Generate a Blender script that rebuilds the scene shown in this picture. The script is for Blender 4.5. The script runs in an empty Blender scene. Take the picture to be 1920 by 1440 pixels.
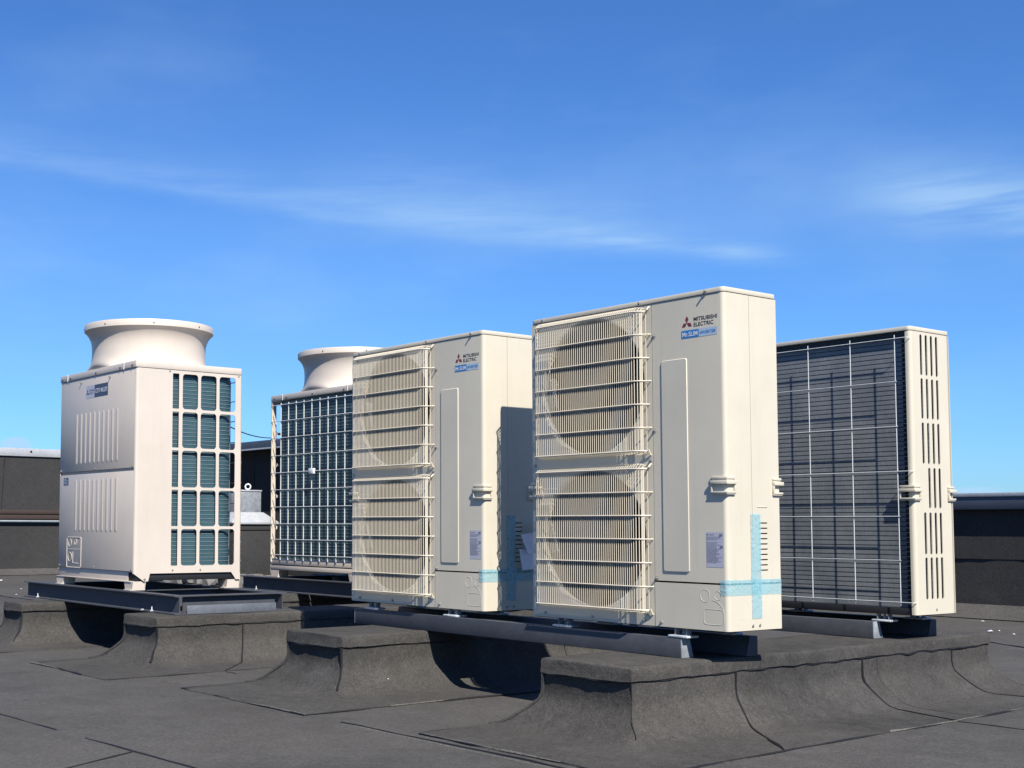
import bpy, bmesh, math, random
from mathutils import Vector, Matrix, noise
random.seed(7)
sc = bpy.context.scene
COL = sc.collection

# ------------------------------------------------------------------ camera
cam_d = bpy.data.cameras.new('camera')
cam = bpy.data.objects.new('camera', cam_d)
COL.objects.link(cam)
CAM = Vector((3.1910, -4.0862, 0.4028))
Rm = Matrix(((0.57692277, 0.05316312, 0.81506675),
             (0.81679117, -0.04183524, -0.57541463),
             (0.00350767, 0.99770912, -0.06755887)))
cam.matrix_world = Matrix.Translation(CAM) @ Rm.to_4x4()
cam_d.sensor_width = 36.0
cam_d.lens = 2418.7126 / 1920 * 36
cam_d.shift_x = 327.67 / 1920
cam_d.shift_y = 101.87 / 1920
cam_d.clip_start = 0.05
cam_d.clip_end = 20000
sc.camera = cam

# ------------------------------------------------------------------ light
SUN = Vector((0.336, -0.112, 0.360)).normalized()
SUN_EL = math.asin(SUN.z)
SUN_AZ = math.atan2(SUN.x, SUN.y)
sd = bpy.data.lights.new('sun', 'SUN')
sd.energy = 5.0
sd.angle = math.radians(0.5)
sd.color = (1.0, 0.93, 0.82)
sun = bpy.data.objects.new('sun', sd)
COL.objects.link(sun)
sun.rotation_euler = SUN.to_track_quat('Z', 'Y').to_euler()

world = bpy.data.worlds.new('World')
sc.world = world
world.use_nodes = True
SKY_STRENGTH = 0.05


class NT:
    """small helper for node trees"""
    def __init__(s, tree):
        s.t = tree

    def n(s, typ, **kw):
        nd = s.t.nodes.new(typ)
        for k, v in kw.items():
            if k.startswith('_'):
                setattr(nd, k[1:], v)
            else:
                key = k
                if key not in nd.inputs:
                    key = k.replace('_', ' ')
                nd.inputs[key].default_value = v
        return nd

    def l(s, a, b):
        s.t.links.new(a, b)

    def m(s, op, a, b=None, c=None, clamp=False):
        nd = s.t.nodes.new('ShaderNodeMath')
        nd.operation = op
        nd.use_clamp = clamp
        for i, v in enumerate((a, b, c)):
            if v is None:
                continue
            if isinstance(v, (int, float)):
                nd.inputs[i].default_value = v
            else:
                s.l(v, nd.inputs[i])
        return nd.outputs[0]

    def mix(s, fac, a, b, typ='MIX'):
        nd = s.t.nodes.new('ShaderNodeMix')
        nd.data_type = 'RGBA'
        nd.blend_type = typ
        for idx, v in ((0, fac), (6, a), (7, b)):
            if isinstance(v, (int, float)):
                nd.inputs[idx].default_value = v
            elif isinstance(v, tuple):
                nd.inputs[idx].default_value = v if len(v) == 4 else (*v, 1)
            else:
                s.l(v, nd.inputs[idx])
        return nd.outputs[2]

    def ramp(s, fac, stops):
        nd = s.t.nodes.new('ShaderNodeValToRGB')
        e = nd.color_ramp.elements
        while len(e) < len(stops):
            e.new(0.5)
        for i, (p, c) in enumerate(stops):
            e[i].position = p
            e[i].color = (c, c, c, 1) if isinstance(c, (int, float)) else (*c, 1)
        s.l(fac, nd.inputs[0])
        return nd.outputs[0]


def build_sky():
    t = NT(world.node_tree)
    t.t.nodes.clear()
    out = t.n('ShaderNodeOutputWorld')
    bg = t.n('ShaderNodeBackground')
    bg.inputs['Strength'].default_value = SKY_STRENGTH
    sky = t.n('ShaderNodeTexSky')
    sky.sky_type = 'NISHITA'
    sky.sun_disc = False
    sky.sun_elevation = SUN_EL
    sky.sun_rotation = SUN_AZ
    sky.altitude = 100
    sky.air_density = 1.0
    sky.dust_density = 0.3
    sky.ozone_density = 2.2
    tc = t.n('ShaderNodeTexCoord')
    nrm = t.n('ShaderNodeVectorMath', _operation='NORMALIZE')
    t.l(tc.outputs['Generated'], nrm.inputs[0])
    sep = t.n('ShaderNodeSeparateXYZ')
    t.l(nrm.outputs[0], sep.inputs[0])
    az = t.m('ARCTAN2', sep.outputs[0], sep.outputs[1])
    el = t.m('ARCSINE', sep.outputs[2])
    # a slightly richer blue than the physical sky gives
    base = t.mix(1.0, sky.outputs[0], SKY_TINT, 'MULTIPLY')
    # cirrus: thin bands that follow curves in azimuth/elevation, torn up by stretched noise
    comb = t.n('ShaderNodeCombineXYZ')
    t.l(az, comb.inputs[0])
    t.l(el, comb.inputs[1])
    mp = t.n('ShaderNodeMapping')
    mp.inputs['Rotation'].default_value = (0, 0, math.radians(10))
    mp.inputs['Scale'].default_value = (9, 85, 1)
    t.l(comb.outputs[0], mp.inputs[0])
    nz = t.n('ShaderNodeTexNoise', Scale=1.0, Detail=6.0, Roughness=0.6)
    t.l(mp.outputs[0], nz.inputs['Vector'])
    mp2 = t.n('ShaderNodeMapping')
    mp2.inputs['Rotation'].default_value = (0, 0, math.radians(14))
    mp2.inputs['Scale'].default_value = (3.2, 9, 1)
    t.l(comb.outputs[0], mp2.inputs[0])
    nz2 = t.n('ShaderNodeTexNoise', Scale=1.0, Detail=5.0, Roughness=0.55)
    t.l(mp2.outputs[0], nz2.inputs['Vector'])
    warp = t.m('MULTIPLY', t.m('SUBTRACT', nz2.outputs[0], 0.5), 0.03)
    elw = t.m('ADD', el, warp)

    def band(a0, e0, s, c, w_up, w_dn, al, ah, amp):
        """gaussian about e = e0 + s(az-a0) + c(az-a0)^2, softer above than below, faded to both ends"""
        da = t.m('SUBTRACT', az, a0)
        line = t.m('ADD', t.m('ADD', t.m('MULTIPLY', da, s), e0), t.m('MULTIPLY', t.m('MULTIPLY', da, da), c))
        d = t.m('SUBTRACT', elw, line)
        up = t.m('DIVIDE', t.m('MAXIMUM', d, 0.0), w_up)
        dn = t.m('DIVIDE', t.m('MINIMUM', d, 0.0), w_dn)
        q = t.m('ADD', t.m('MULTIPLY', up, up), t.m('MULTIPLY', dn, dn))
        g = t.m('EXPONENT', t.m('MULTIPLY', q, -1.0))
        lo = t.n('ShaderNodeMapRange', _interpolation_type='SMOOTHSTEP')
        t.l(az, lo.inputs[0])
        lo.inputs[1].default_value, lo.inputs[2].default_value = al[0], al[1]
        hi = t.n('ShaderNodeMapRange', _interpolation_type='SMOOTHSTEP')
        t.l(az, hi.inputs[0])
        hi.inputs[1].default_value, hi.inputs[2].default_value = ah[1], ah[0]
        return t.m('MULTIPLY', t.m('MULTIPLY', t.m('MULTIPLY', g, lo.outputs[0]), hi.outputs[0]), amp)

    n1 = t.ramp(nz.outputs[0], [(0.30, 0.25), (0.72, 1.0)])
    n2 = t.ramp(nz2.outputs[0], [(0.35, 0.2), (0.65, 1.0)])
    m1 = t.m('MULTIPLY', band(-0.9283, 0.2363, -0.13, -0.045, 0.020, 0.0065, (-1.6, -1.25), (-0.66, -0.585), 0.27), n1)
    m2 = t.m('MULTIPLY', band(-0.82, 0.232, -0.17, 0.0, 0.032, 0.010, (-1.02, -0.88), (-0.78, -0.66), 0.22), n1)
    m3 = t.m('MULTIPLY', band(-0.69, 0.207, -0.16, 0.0, 0.007, 0.004, (-0.80, -0.72), (-0.66, -0.60), 0.28), n1)
    m4 = t.m('MULTIPLY', band(-0.48, 0.226, -0.22, 0.0, 0.021, 0.022, (-0.60, -0.50), (-0.42, -0.30), 0.48), t.ramp(t.m('ADD', t.m('MULTIPLY', nz.outputs[0], 0.6), t.m('MULTIPLY', nz2.outputs[0], 0.4)), [(0.40, 0.12), (0.60, 1.0)]))
    m5 = t.m('MULTIPLY', band(-0.75, 0.235, -0.10, 0.0, 0.06, 0.05, (-1.7, -1.2), (-0.50, -0.2), 0.14), n2)
    m6 = t.m('MULTIPLY', band(-1.15, 0.15, -0.10, 0.0, 0.09, 0.07, (-1.7, -1.35), (-1.0, -0.75), 0.16), n2)
    far = t.ramp(nz2.outputs[0], [(0.5, 0.0), (0.8, 0.16)])
    tot = far
    for q in (m1, m2, m3, m4, m5, m6):
        tot = t.m('ADD', tot, q)
    # small fair-weather clouds low over the horizon
    nz3 = t.n('ShaderNodeTexNoise', Scale=9.0, Detail=5.0, Roughness=0.6)
    mp3 = t.n('ShaderNodeMapping')
    mp3.inputs['Scale'].default_value = (1.3, 3.0, 1)
    t.l(comb.outputs[0], mp3.inputs[0])
    t.l(mp3.outputs[0], nz3.inputs['Vector'])
    for (a0, e0, wa, we, amp) in ((-1.200, 0.0600, 0.014, 0.0070, 2.2), (-0.497, 0.0245, 0.022, 0.0055, 0.9)):
        da = t.m('DIVIDE', t.m('SUBTRACT', az, a0), wa)
        de = t.m('DIVIDE', t.m('SUBTRACT', el, e0), we)
        g = t.m('EXPONENT', t.m('MULTIPLY', t.m('ADD', t.m('MULTIPLY', da, da), t.m('MULTIPLY', de, de)), -1.0))
        cl = t.m('MULTIPLY', t.m('SUBTRACT', t.m('ADD', g, t.m('MULTIPLY', nz3.outputs[0], 0.7)), 0.75), 2.2 * amp, clamp=True)
        tot = t.m('ADD', tot, t.m('MULTIPLY', cl, 0.75))
    fac = t.m('MINIMUM', tot, 0.9)
    cloudy = t.mix(fac, base, CLOUD)
    t.l(cloudy, bg.inputs['Color'])
    t.l(bg.outputs[0], out.inputs[0])


SKY_TINT = (0.535, 0.985, 1.63)
CLOUD = (5.0, 7.6, 10.6)
build_sky()

vs = sc.view_settings
vs.view_transform = 'Standard'
vs.look = 'None'
vs.exposure = 0.9
vs.gamma = 1.0
vs.use_curve_mapping = False


# ------------------------------------------------------------------ materials
def mat(name):
    m = bpy.data.materials.new(name)
    m.use_nodes = True
    t = NT(m.node_tree)
    b = m.node_tree.nodes['Principled BSDF']
    return m, t, b


def paint(name, col, rough=0.42, var=0.09, dirt=0.20, spec=0.5, scale=1.0, metal=0.0):
    """sheet-metal paint with faint blotches, dust streaks and orange peel"""
    m, t, b = mat(name)
    tc = t.n('ShaderNodeTexCoord')
    n1 = t.n('ShaderNodeTexNoise', Scale=3.0 * scale, Detail=4.0, Roughness=0.6)
    t.l(tc.outputs['Object'], n1.inputs['Vector'])
    mp = t.n('ShaderNodeMapping')
    mp.inputs['Scale'].default_value = (18, 18, 1.6)
    t.l(tc.outputs['Object'], mp.inputs[0])
    n2 = t.n('ShaderNodeTexNoise', Scale=1.0 * scale, Detail=5.0, Roughness=0.7)
    t.l(mp.outputs[0], n2.inputs['Vector'])
    f1 = t.ramp(n1.outputs[0], [(0.3, 1.0 - var), (0.7, 1.0)])
    f2 = t.ramp(n2.outputs[0], [(0.55, 0.0), (0.85, dirt)])
    c = t.mix(1.0, (*col, 1), f1, 'MULTIPLY')
    c = t.mix(f2, c, (col[0] * 0.55, col[1] * 0.53, col[2] * 0.5, 1))
    t.l(c, b.inputs['Base Color'])
    r = t.m('ADD', t.m('MULTIPLY', n1.outputs[0], 0.16), rough - 0.08)
    t.l(r, b.inputs['Roughness'])
    b.inputs['Metallic'].default_value = metal
    b.inputs['Specular IOR Level'].default_value = spec
    n3 = t.n('ShaderNodeTexNoise', Scale=7.0, Detail=2.0)
    t.l(tc.outputs['Object'], n3.inputs['Vector'])
    bp_ = t.n('ShaderNodeBump', Strength=0.12, Distance=0.004)
    t.l(n3.outputs[0], bp_.inputs['Height'])
    t.l(bp_.outputs[0], b.inputs['Normal'])
    return m


def felt(name, lo, hi, bump=0.6, scale=1.0):
    """mineral-surfaced roofing felt: fine granules, blotches, scuffs"""
    m, t, b = mat(name)
    g = t.n('ShaderNodeNewGeometry')
    big = t.n('ShaderNodeTexNoise', Scale=1.1 * scale, Detail=6.0, Roughness=0.62)
    mid = t.n('ShaderNodeTexNoise', Scale=9.0 * scale, Detail=6.0, Roughness=0.7, Distortion=0.6)
    fine = t.n('ShaderNodeTexNoise', Scale=230.0, Detail=3.0, Roughness=0.7)
    vor = t.n('ShaderNodeTexVoronoi', Scale=120.0)
    for nd in (big, mid, fine, vor):
        t.l(g.outputs['Position'], nd.inputs['Vector'])
    a = t.m('ADD', t.m('MULTIPLY', big.outputs[0], 0.55), t.m('MULTIPLY', mid.outputs[0], 0.45))
    c = t.ramp(a, [(0.33, lo), (0.66, hi)])
    warm = t.n('ShaderNodeTexNoise', Scale=0.7, Detail=3.0)
    t.l(g.outputs['Position'], warm.inputs['Vector'])
    c = t.mix(t.ramp(warm.outputs[0], [(0.4, 0.0), (0.62, 0.30)]), c, (hi[0] * 1.06, hi[1] * 1.0, hi[2] * 0.90, 1))
    spk = t.ramp(fine.outputs[0], [(0.30, 0.62), (0.5, 1.0), (0.72, 1.5)])
    c = t.mix(1.0, c, spk, 'MULTIPLY')
    gr = t.n('ShaderNodeTexNoise', Scale=75.0, Detail=4.0, Roughness=0.75, Distortion=0.8)
    t.l(g.outputs['Position'], gr.inputs['Vector'])
    c = t.mix(1.0, c, t.ramp(gr.outputs[0], [(0.32, 0.72), (0.5, 1.0), (0.68, 1.36)]), 'MULTIPLY')
    # sparse pale granules and scuffs
    sc1 = t.ramp(vor.outputs['Distance'], [(0.06, 1.0), (0.13, 0.0)])
    scm = t.ramp(mid.outputs[0], [(0.55, 0.0), (0.68, 1.0)])
    c = t.mix(t.m('MULTIPLY', t.m('MULTIPLY', sc1, scm), 0.55), c, (0.17, 0.165, 0.16, 1))
    mp = t.n('ShaderNodeMapping')
    mp.inputs['Rotation'].default_value = (0, 0, 0.5)
    mp.inputs['Scale'].default_value = (2.2, 26, 8)
    t.l(g.outputs['Position'], mp.inputs[0])
    st = t.n('ShaderNodeTexNoise', Scale=1.0, Detail=7.0, Roughness=0.7)
    t.l(mp.outputs[0], st.inputs['Vector'])
    c = t.mix(t.ramp(st.outputs[0], [(0.62, 0.0), (0.76, 0.30)]), c, (0.105, 0.102, 0.097, 1))
    t.l(c, b.inputs['Base Color'])
    b.inputs['Roughness'].default_value = 0.93
    b.inputs['Specular IOR Level'].default_value = 0.25
    h = t.m('ADD', t.m('MULTIPLY', fine.outputs[0], 0.25), t.m('MULTIPLY', mid.outputs[0], 1.3))
    bm_ = t.n('ShaderNodeBump', Strength=bump, Distance=0.006)
    t.l(h, bm_.inputs['Height'])
    t.l(bm_.outputs[0], b.inputs['Normal'])
    return m


def steel(name, col, rough=0.5, metal=0.6, var=0.25, scale=14.0):
    """dull galvanised steel with spangle and white bloom"""
    m, t, b = mat(name)
    tc = t.n('ShaderNodeNewGeometry')
    n1 = t.n('ShaderNodeTexNoise', Scale=scale, Detail=5.0, Roughness=0.7)
    n2 = t.n('ShaderNodeTexVoronoi', Scale=55.0)
    t.l(tc.outputs['Position'], n1.inputs['Vector'])
    t.l(tc.outputs['Position'], n2.inputs['Vector'])
    c = t.mix(t.ramp(n1.outputs[0], [(0.35, 0.0), (0.7, 1.0)]), (*[x * (1 - var) for x in col], 1), (*[min(1, x * (1 + var)) for x in col], 1))
    sg = t.n('ShaderNodeSeparateXYZ')
    t.l(n2.outputs['Color'], sg.inputs[0])
    c = t.mix(1.0, c, t.ramp(sg.outputs[0], [(0.0, 0.90), (1.0, 1.08)]), 'MULTIPLY')
    t.l(c, b.inputs['Base Color'])
    b.inputs['Metallic'].default_value = metal
    t.l(t.m('ADD', t.m('MULTIPLY', n1.outputs[0], 0.25), rough - 0.12), b.inputs['Roughness'])
    return m


def flat(name, col, rough=0.6, metal=0.0, spec=0.4, noise_amt=0.15, nscale=30.0):
    m, t, b = mat(name)
    tc = t.n('ShaderNodeTexCoord')
    n1 = t.n('ShaderNodeTexNoise', Scale=nscale, Detail=4.0)
    t.l(tc.outputs['Object'], n1.inputs['Vector'])
    c = t.mix(1.0, (*col, 1), t.ramp(n1.outputs[0], [(0.3, 1 - noise_amt), (0.7, 1.0)]), 'MULTIPLY')
    t.l(c, b.inputs['Base Color'])
    b.inputs['Roughness'].default_value = rough
    b.inputs['Metallic'].default_value = metal
    b.inputs['Specular IOR Level'].default_value = spec
    return m


def coil_mat(name, dark, light, pitch):
    """aluminium fins seen edge-on: very fine vertical lines over the tube rows"""
    m, t, b = mat(name)
    tc = t.n('ShaderNodeTexCoord')
    n1 = t.n('ShaderNodeTexNoise', Scale=4.0, Detail=5.0, Roughness=0.7)
    t.l(tc.outputs['Object'], n1.inputs['Vector'])
    mp = t.n('ShaderNodeMapping')
    mp.inputs['Scale'].default_value = (420, 420, 40)
    t.l(tc.outputs['Object'], mp.inputs[0])
    n2 = t.n('ShaderNodeTexNoise', Scale=1.0, Detail=2.0)
    t.l(mp.outputs[0], n2.inputs['Vector'])
    c = t.mix(t.ramp(n1.outputs[0], [(0.35, 0.0), (0.7, 1.0)]), (*dark, 1), (*light, 1))
    c = t.mix(1.0, c, t.ramp(n2.outputs[0], [(0.3, 0.82), (0.7, 1.12)]), 'MULTIPLY')
    t.l(c, b.inputs['Base Color'])
    b.inputs['Roughness'].default_value = 0.5
    b.inputs['Metallic'].default_value = 0.0
    return m


def tape_mat():
    m, t, b = mat('cyan_tape')
    tc = t.n('ShaderNodeTexCoord')
    n1 = t.n('ShaderNodeTexNoise', Scale=28.0, Detail=5.0, Distortion=1.5)
    t.l(tc.outputs['Object'], n1.inputs['Vector'])
    c = t.mix(n1.outputs[0], (0.14, 0.42, 0.54, 1), (0.30, 0.55, 0.60, 1))
    t.l(c, b.inputs['Base Color'])
    b.inputs['Roughness'].default_value = 0.25
    bm_ = t.n('ShaderNodeBump', Strength=0.7, Distance=0.006)
    t.l(n1.outputs[0], bm_.inputs['Height'])
    t.l(bm_.outputs[0], b.inputs['Normal'])
    t.l(t.ramp(n1.outputs[0], [(0.3, 0.34), (0.7, 0.62)]), b.inputs['Alpha'])
    return m


CREAM = paint('cream_paint', (0.495, 0.460, 0.378), rough=0.45)
CREAM_W = paint('warm_cream_paint', (0.490, 0.438, 0.385), rough=0.45)
WIRE = paint('cream_wire', (0.56, 0.51, 0.415), rough=0.4, dirt=0.05)
GUARD_W = flat('white_guard_wire', (0.52, 0.55, 0.56), rough=0.4)
FELT = felt('roofing_felt', (0.0360, 0.0352, 0.0346), (0.0645, 0.0628, 0.0612))
FELT_K = felt('kerb_felt', (0.0240, 0.0237, 0.0232), (0.0545, 0.0530, 0.0515), bump=0.9, scale=1.7)
FELT_W = felt('wall_felt', (0.0235, 0.0235, 0.0250), (0.0340, 0.0340, 0.0350), bump=0.5)
BITUMEN = flat('bitumen_bleed', (0.012, 0.012, 0.013), rough=0.55, nscale=60)
FRAYED = flat('frayed_felt_edge', (0.15, 0.145, 0.135), rough=0.95, nscale=90, noise_amt=0.6)
STEEL = steel('galvanised_steel', (0.20, 0.22, 0.245), rough=0.6, metal=0.1)
STEEL_L = steel('pale_zinc_plate', (0.44, 0.47, 0.50), rough=0.5, metal=0.1)
STEEL_D = steel('steel_beam', (0.040, 0.045, 0.056), rough=0.62, metal=0.0, var=0.12, scale=5.0)
LIT_WEB = steel('sunlit_web_grey', (0.085, 0.096, 0.120), rough=0.6, metal=0.0, var=0.10, scale=5.0)  # beam steel paled to paint the sunlit lower half of the web
CAPMET = steel('capping_metal', (0.36, 0.375, 0.395), rough=0.45, metal=0.2, var=0.08, scale=2.0)
FASCIA = flat('slate_fascia', (0.055, 0.068, 0.095), rough=0.5, nscale=3)
BROWN = flat('brown_rail', (0.040, 0.027, 0.023), rough=0.7, nscale=4)
COIL = coil_mat('coil_fins', (0.125, 0.138, 0.150), (0.190, 0.203, 0.212), 0.024)
COIL_T = coil_mat('teal_coil_fins', (0.020, 0.058, 0.076), (0.036, 0.086, 0.108), 0.025)
TUBE = flat('coil_tube_edge', (0.24, 0.31, 0.33), rough=0.4, metal=0.3)
TUBE_D = flat('coil_tube_dark', (0.010, 0.012, 0.017), rough=0.5, metal=0.3)
BLACK = flat('black_interior', (0.012, 0.012, 0.014), rough=0.7)
DARKM = flat('dark_metal', (0.018, 0.020, 0.024), rough=0.5, metal=0.2)
FAN = flat('fan_plastic', (0.012, 0.012, 0.013), rough=0.5)
SCREW = steel('zinc_screw', (0.32, 0.31, 0.29), rough=0.45, metal=0.5)
RED = flat('logo_red', (0.155, 0.018, 0.030), rough=0.4, noise_amt=0.02)
INK = flat('print_black', (0.022, 0.020, 0.026), rough=0.5, noise_amt=0.02)
INKG = flat('print_grey', (0.16, 0.16, 0.20), rough=0.5, noise_amt=0.02)
BLUE = flat('sticker_blue', (0.020, 0.170, 0.42), rough=0.35, noise_amt=0.02)
PALEB = flat('sticker_pale', (0.34, 0.42, 0.52), rough=0.35, noise_amt=0.02)
WHITE = flat('print_white', (0.60, 0.62, 0.66), rough=0.4, noise_amt=0.02)
LILAC = flat('rating_label', (0.38, 0.38, 0.45), rough=0.4, noise_amt=0.03)
NAVY = flat('sticker_navy', (0.045, 0.050, 0.085), rough=0.4, noise_amt=0.02)
PAPER = flat('paper_sheet', (0.82, 0.83, 0.90), rough=0.8, noise_amt=0.08)
TAPE = tape_mat()
RUBBLE = felt('rubble_stone', (0.08, 0.076, 0.072), (0.17, 0.165, 0.16), bump=0.8, scale=6)
CABLE = flat('cable_black', (0.03, 0.035, 0.05), rough=0.5)
TERRAIN = felt('far_ground', (0.09, 0.10, 0.07), (0.14, 0.14, 0.10), scale=0.02)


# ------------------------------------------------------------------ mesh helpers
class MB:
    def __init__(s):
        s.v, s.f = [], []

    def add(s, vs_, fs):
        o = len(s.v)
        s.v += [tuple(p) for p in vs_]
        s.f += [tuple(i + o for i in f) for f in fs]
        return s

    def box(s, x0, x1, y0, y1, z0, z1):
        return s.add([(x0, y0, z0), (x1, y0, z0), (x1, y1, z0), (x0, y1, z0), (x0, y0, z1), (x1, y0, z1), (x1, y1, z1), (x0, y1, z1)],
                     [(0, 3, 2, 1), (4, 5, 6, 7), (0, 1, 5, 4), (1, 2, 6, 5), (2, 3, 7, 6), (3, 0, 4, 7)])

    def prism(s, poly, z0, z1, f=lambda a, b, c: (a, b, c)):
        n = len(poly)
        vs_ = [f(a, b, z0) for a, b in poly] + [f(a, b, z1) for a, b in poly]
        fs = [tuple(range(n))[::-1], tuple(range(n, 2 * n))]
        fs += [(i, (i + 1) % n, n + (i + 1) % n, n + i) for i in range(n)]
        return s.add(vs_, fs)

    def tube(s, path, r, n=6, closed=False, up=None):
        path = [Vector(p) for p in path]
        m = len(path)
        rs = r if isinstance(r, (list, tuple)) else [r] * m
        vs_, fs = [], []
        prev = None
        for i, p in enumerate(path):
            a = path[(i - 1) % m] if (closed or i > 0) else p
            b = path[(i + 1) % m] if (closed or i < m - 1) else p
            d = (b - a).normalized()
            if prev is None:
                u = Vector((0, 0, 1)) if abs(d.z) < 0.9 else Vector((1, 0, 0))
            else:
                u = prev
            u = (u - d * u.dot(d)).normalized()
            prev = u
            w = d.cross(u)
            for k in range(n):
                an = 2 * math.pi * (k + 0.5) / n
                vs_.append(p + (u * math.cos(an) + w * math.sin(an)) * rs[i])
        for i in range(m if closed else m - 1):
            j = (i + 1) % m
            for k in range(n):
                k2 = (k + 1) % n
                fs.append((i * n + k, i * n + k2, j * n + k2, j * n + k))
        if not closed:
            fs.append(tuple(range(n))[::-1])
            fs.append(tuple((m - 1) * n + k for k in range(n)))
        return s.add(vs_, fs)

    def lathe(s, prof, n, f, closed=True):
        """prof: list of (r, h); f(x, y, h) -> point"""
        vs_, fs = [], []
        for (r, h) in prof:
            for k in range(n):
                a = 2 * math.pi * k / n
                vs_.append(f(r * math.cos(a), r * math.sin(a), h))
        for i in range(len(prof) - 1):
            for k in range(n):
                k2 = (k + 1) % n
                fs.append((i * n + k, i * n + k2, (i + 1) * n + k2, (i + 1) * n + k))
        return s.add(vs_, fs)

    def build(s, name, m, parent=None, bevel=0.0, seg=2, smooth=35, weld=True):
        me = bpy.data.meshes.new(name)
        me.from_pydata(s.v, [], s.f)
        bm = bmesh.new()
        bm.from_mesh(me)
        if weld:
            bmesh.ops.remove_doubles(bm, verts=bm.verts, dist=1e-5)
        bmesh.ops.recalc_face_normals(bm, faces=bm.faces)
        if bevel > 0:
            es = [e for e in bm.edges if len(e.link_faces) == 2 and e.calc_face_angle(0) > 0.5]
            bmesh.ops.bevel(bm, geom=es, offset=bevel, segments=seg, affect='EDGES', profile=0.5, clamp_overlap=True)
        lim = math.radians(smooth)
        for fc in bm.faces:
            fc.smooth = smooth > 0
        if smooth > 0:
            for e in bm.edges:
                e.smooth = not (len(e.link_faces) != 2 or e.calc_face_angle(0) > lim)
        bm.to_mesh(me)
        bm.free()
        me.materials.append(m)
        o = bpy.data.objects.new(name, me)
        COL.objects.link(o)
        if parent is not None:
            o.parent = parent
        return o


def empty(name, loc, label, cat, rz=0.0, group=None):
    o = bpy.data.objects.new(name, None)
    o.empty_display_size = 0.1
    COL.objects.link(o)
    o.location = loc
    o.rotation_euler = (0, 0, rz)
    tag(o, label, cat, group)
    return o


def tag(o, label, cat, group=None):
    o['label'] = label
    o['category'] = cat
    if group:
        o['group'] = group
    return o


def struct(o):
    o['kind'] = 'structure'
    return o


def copy_tree(o, parent=None):
    c = o.copy()
    COL.objects.link(c)
    if parent is not None:
        c.parent = parent
    for ch in list(o.children):
        copy_tree(ch, c)
    return c


def arc(cx, cy, r, a0, a1, n):
    return [(cx + r * math.cos(math.radians(a0 + (a1 - a0) * i / n)), cy + r * math.sin(math.radians(a0 + (a1 - a0) * i / n))) for i in range(n + 1)]


def rrect(x0, x1, y0, y1, r, n=4):
    return arc(x1 - r, y0 + r, r, -90, 0, n) + arc(x1 - r, y1 - r, r, 0, 90, n) + arc(x0 + r, y1 - r, r, 90, 180, n) + arc(x0 + r, y0 + r, r, 180, 270, n)


def panel(mb, us, vs_, holes, f, t, k=5):
    """sheet over the grid us x vs_ with rounded holes; f(u, v, d) maps to space, d = depth behind the face"""
    def face(pts, d, flip=False):
        mb.add([f(u, v, d) for u, v in pts], [tuple(range(len(pts)))[::-1] if flip else tuple(range(len(pts)))])
    for i in range(len(us) - 1):
        for j in range(len(vs_) - 1):
            c = (us[i], us[i + 1], vs_[j], vs_[j + 1])
            h = holes.get((i, j))
            if h is None:
                q = [(c[0], c[2]), (c[1], c[2]), (c[1], c[3]), (c[0], c[3])]
                face(q, 0)
                face(q, t, True)
                continue
            u0, u1, v0, v1, r = h
            r = min(r, (u1 - u0) / 2, (v1 - v0) / 2)
            arcs = [arc(u1 - r, v0 + r, r, -90, 0, k), arc(u1 - r, v1 - r, r, 0, 90, k), arc(u0 + r, v1 - r, r, 90, 180, k), arc(u0 + r, v0 + r, r, 180, 270, k)]
            cor = [(c[1], c[2]), (c[1], c[3]), (c[0], c[3]), (c[0], c[2])]
            for d, fl in ((0, False), (t, True)):
                for a in range(4):
                    for q in range(k):
                        face([cor[a], arcs[a][q + 1], arcs[a][q]], d, fl)
                    b = (a + 1) % 4
                    p, q = arcs[a][-1], arcs[b][0]
                    if abs(p[0] - q[0]) + abs(p[1] - q[1]) > 1e-6:
                        face([cor[a], cor[b], q, p], d, fl)
                    else:
                        face([cor[a], cor[b], p], d, fl)
            loop = [p for a in arcs for p in a]
            n = len(loop)
            for q in range(n):
                a, b = loop[q], loop[(q + 1) % n]
                if abs(a[0] - b[0]) + abs(a[1] - b[1]) < 1e-6:
                    continue
                mb.add([f(*a, 0), f(*b, 0), f(*b, t), f(*a, t)], [(0, 1, 2, 3)])
    for i in range(len(us) - 1):
        for v in (vs_[0], vs_[-1]):
            mb.add([f(us[i], v, 0), f(us[i + 1], v, 0), f(us[i + 1], v, t), f(us[i], v, t)], [(0, 1, 2, 3)])
    for j in range(len(vs_) - 1):
        for u in (us[0], us[-1]):
            mb.add([f(u, vs_[j], 0), f(u, vs_[j + 1], 0), f(u, vs_[j + 1], t), f(u, vs_[j], t)], [(0, 1, 2, 3)])
    return mb


def lettering(text, name, m, parent, x0, x1, z0, z1, f, bold=0.0, shear=0.0):
    """flat raised print fitted to a rectangle; f(u, v, d) maps (u right, v up, d out)"""
    cu = bpy.data.curves.new(name, 'FONT')
    cu.body = text
    cu.size = 1.0
    cu.offset = bold
    cu.shear = shear
    cu.resolution_u = 3
    to = bpy.data.objects.new(name, cu)
    COL.objects.link(to)
    dg = bpy.context.evaluated_depsgraph_get()
    me = bpy.data.meshes.new_from_object(to.evaluated_get(dg))
    bpy.data.objects.remove(to)
    xs = [v.co.x for v in me.vertices]
    ys = [v.co.y for v in me.vertices]
    a, b, c, d = min(xs), max(xs), min(ys), max(ys)
    for v in me.vertices:
        v.co = f(x0 + (v.co.x - a) / (b - a) * (x1 - x0), z0 + (v.co.y - c) / (d - c) * (z1 - z0), 0.0)
    me.materials.clear()
    me.materials.append(m)
    o = bpy.data.objects.new(name, me)
    COL.objects.link(o)
    o.parent = parent
    return o


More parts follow.
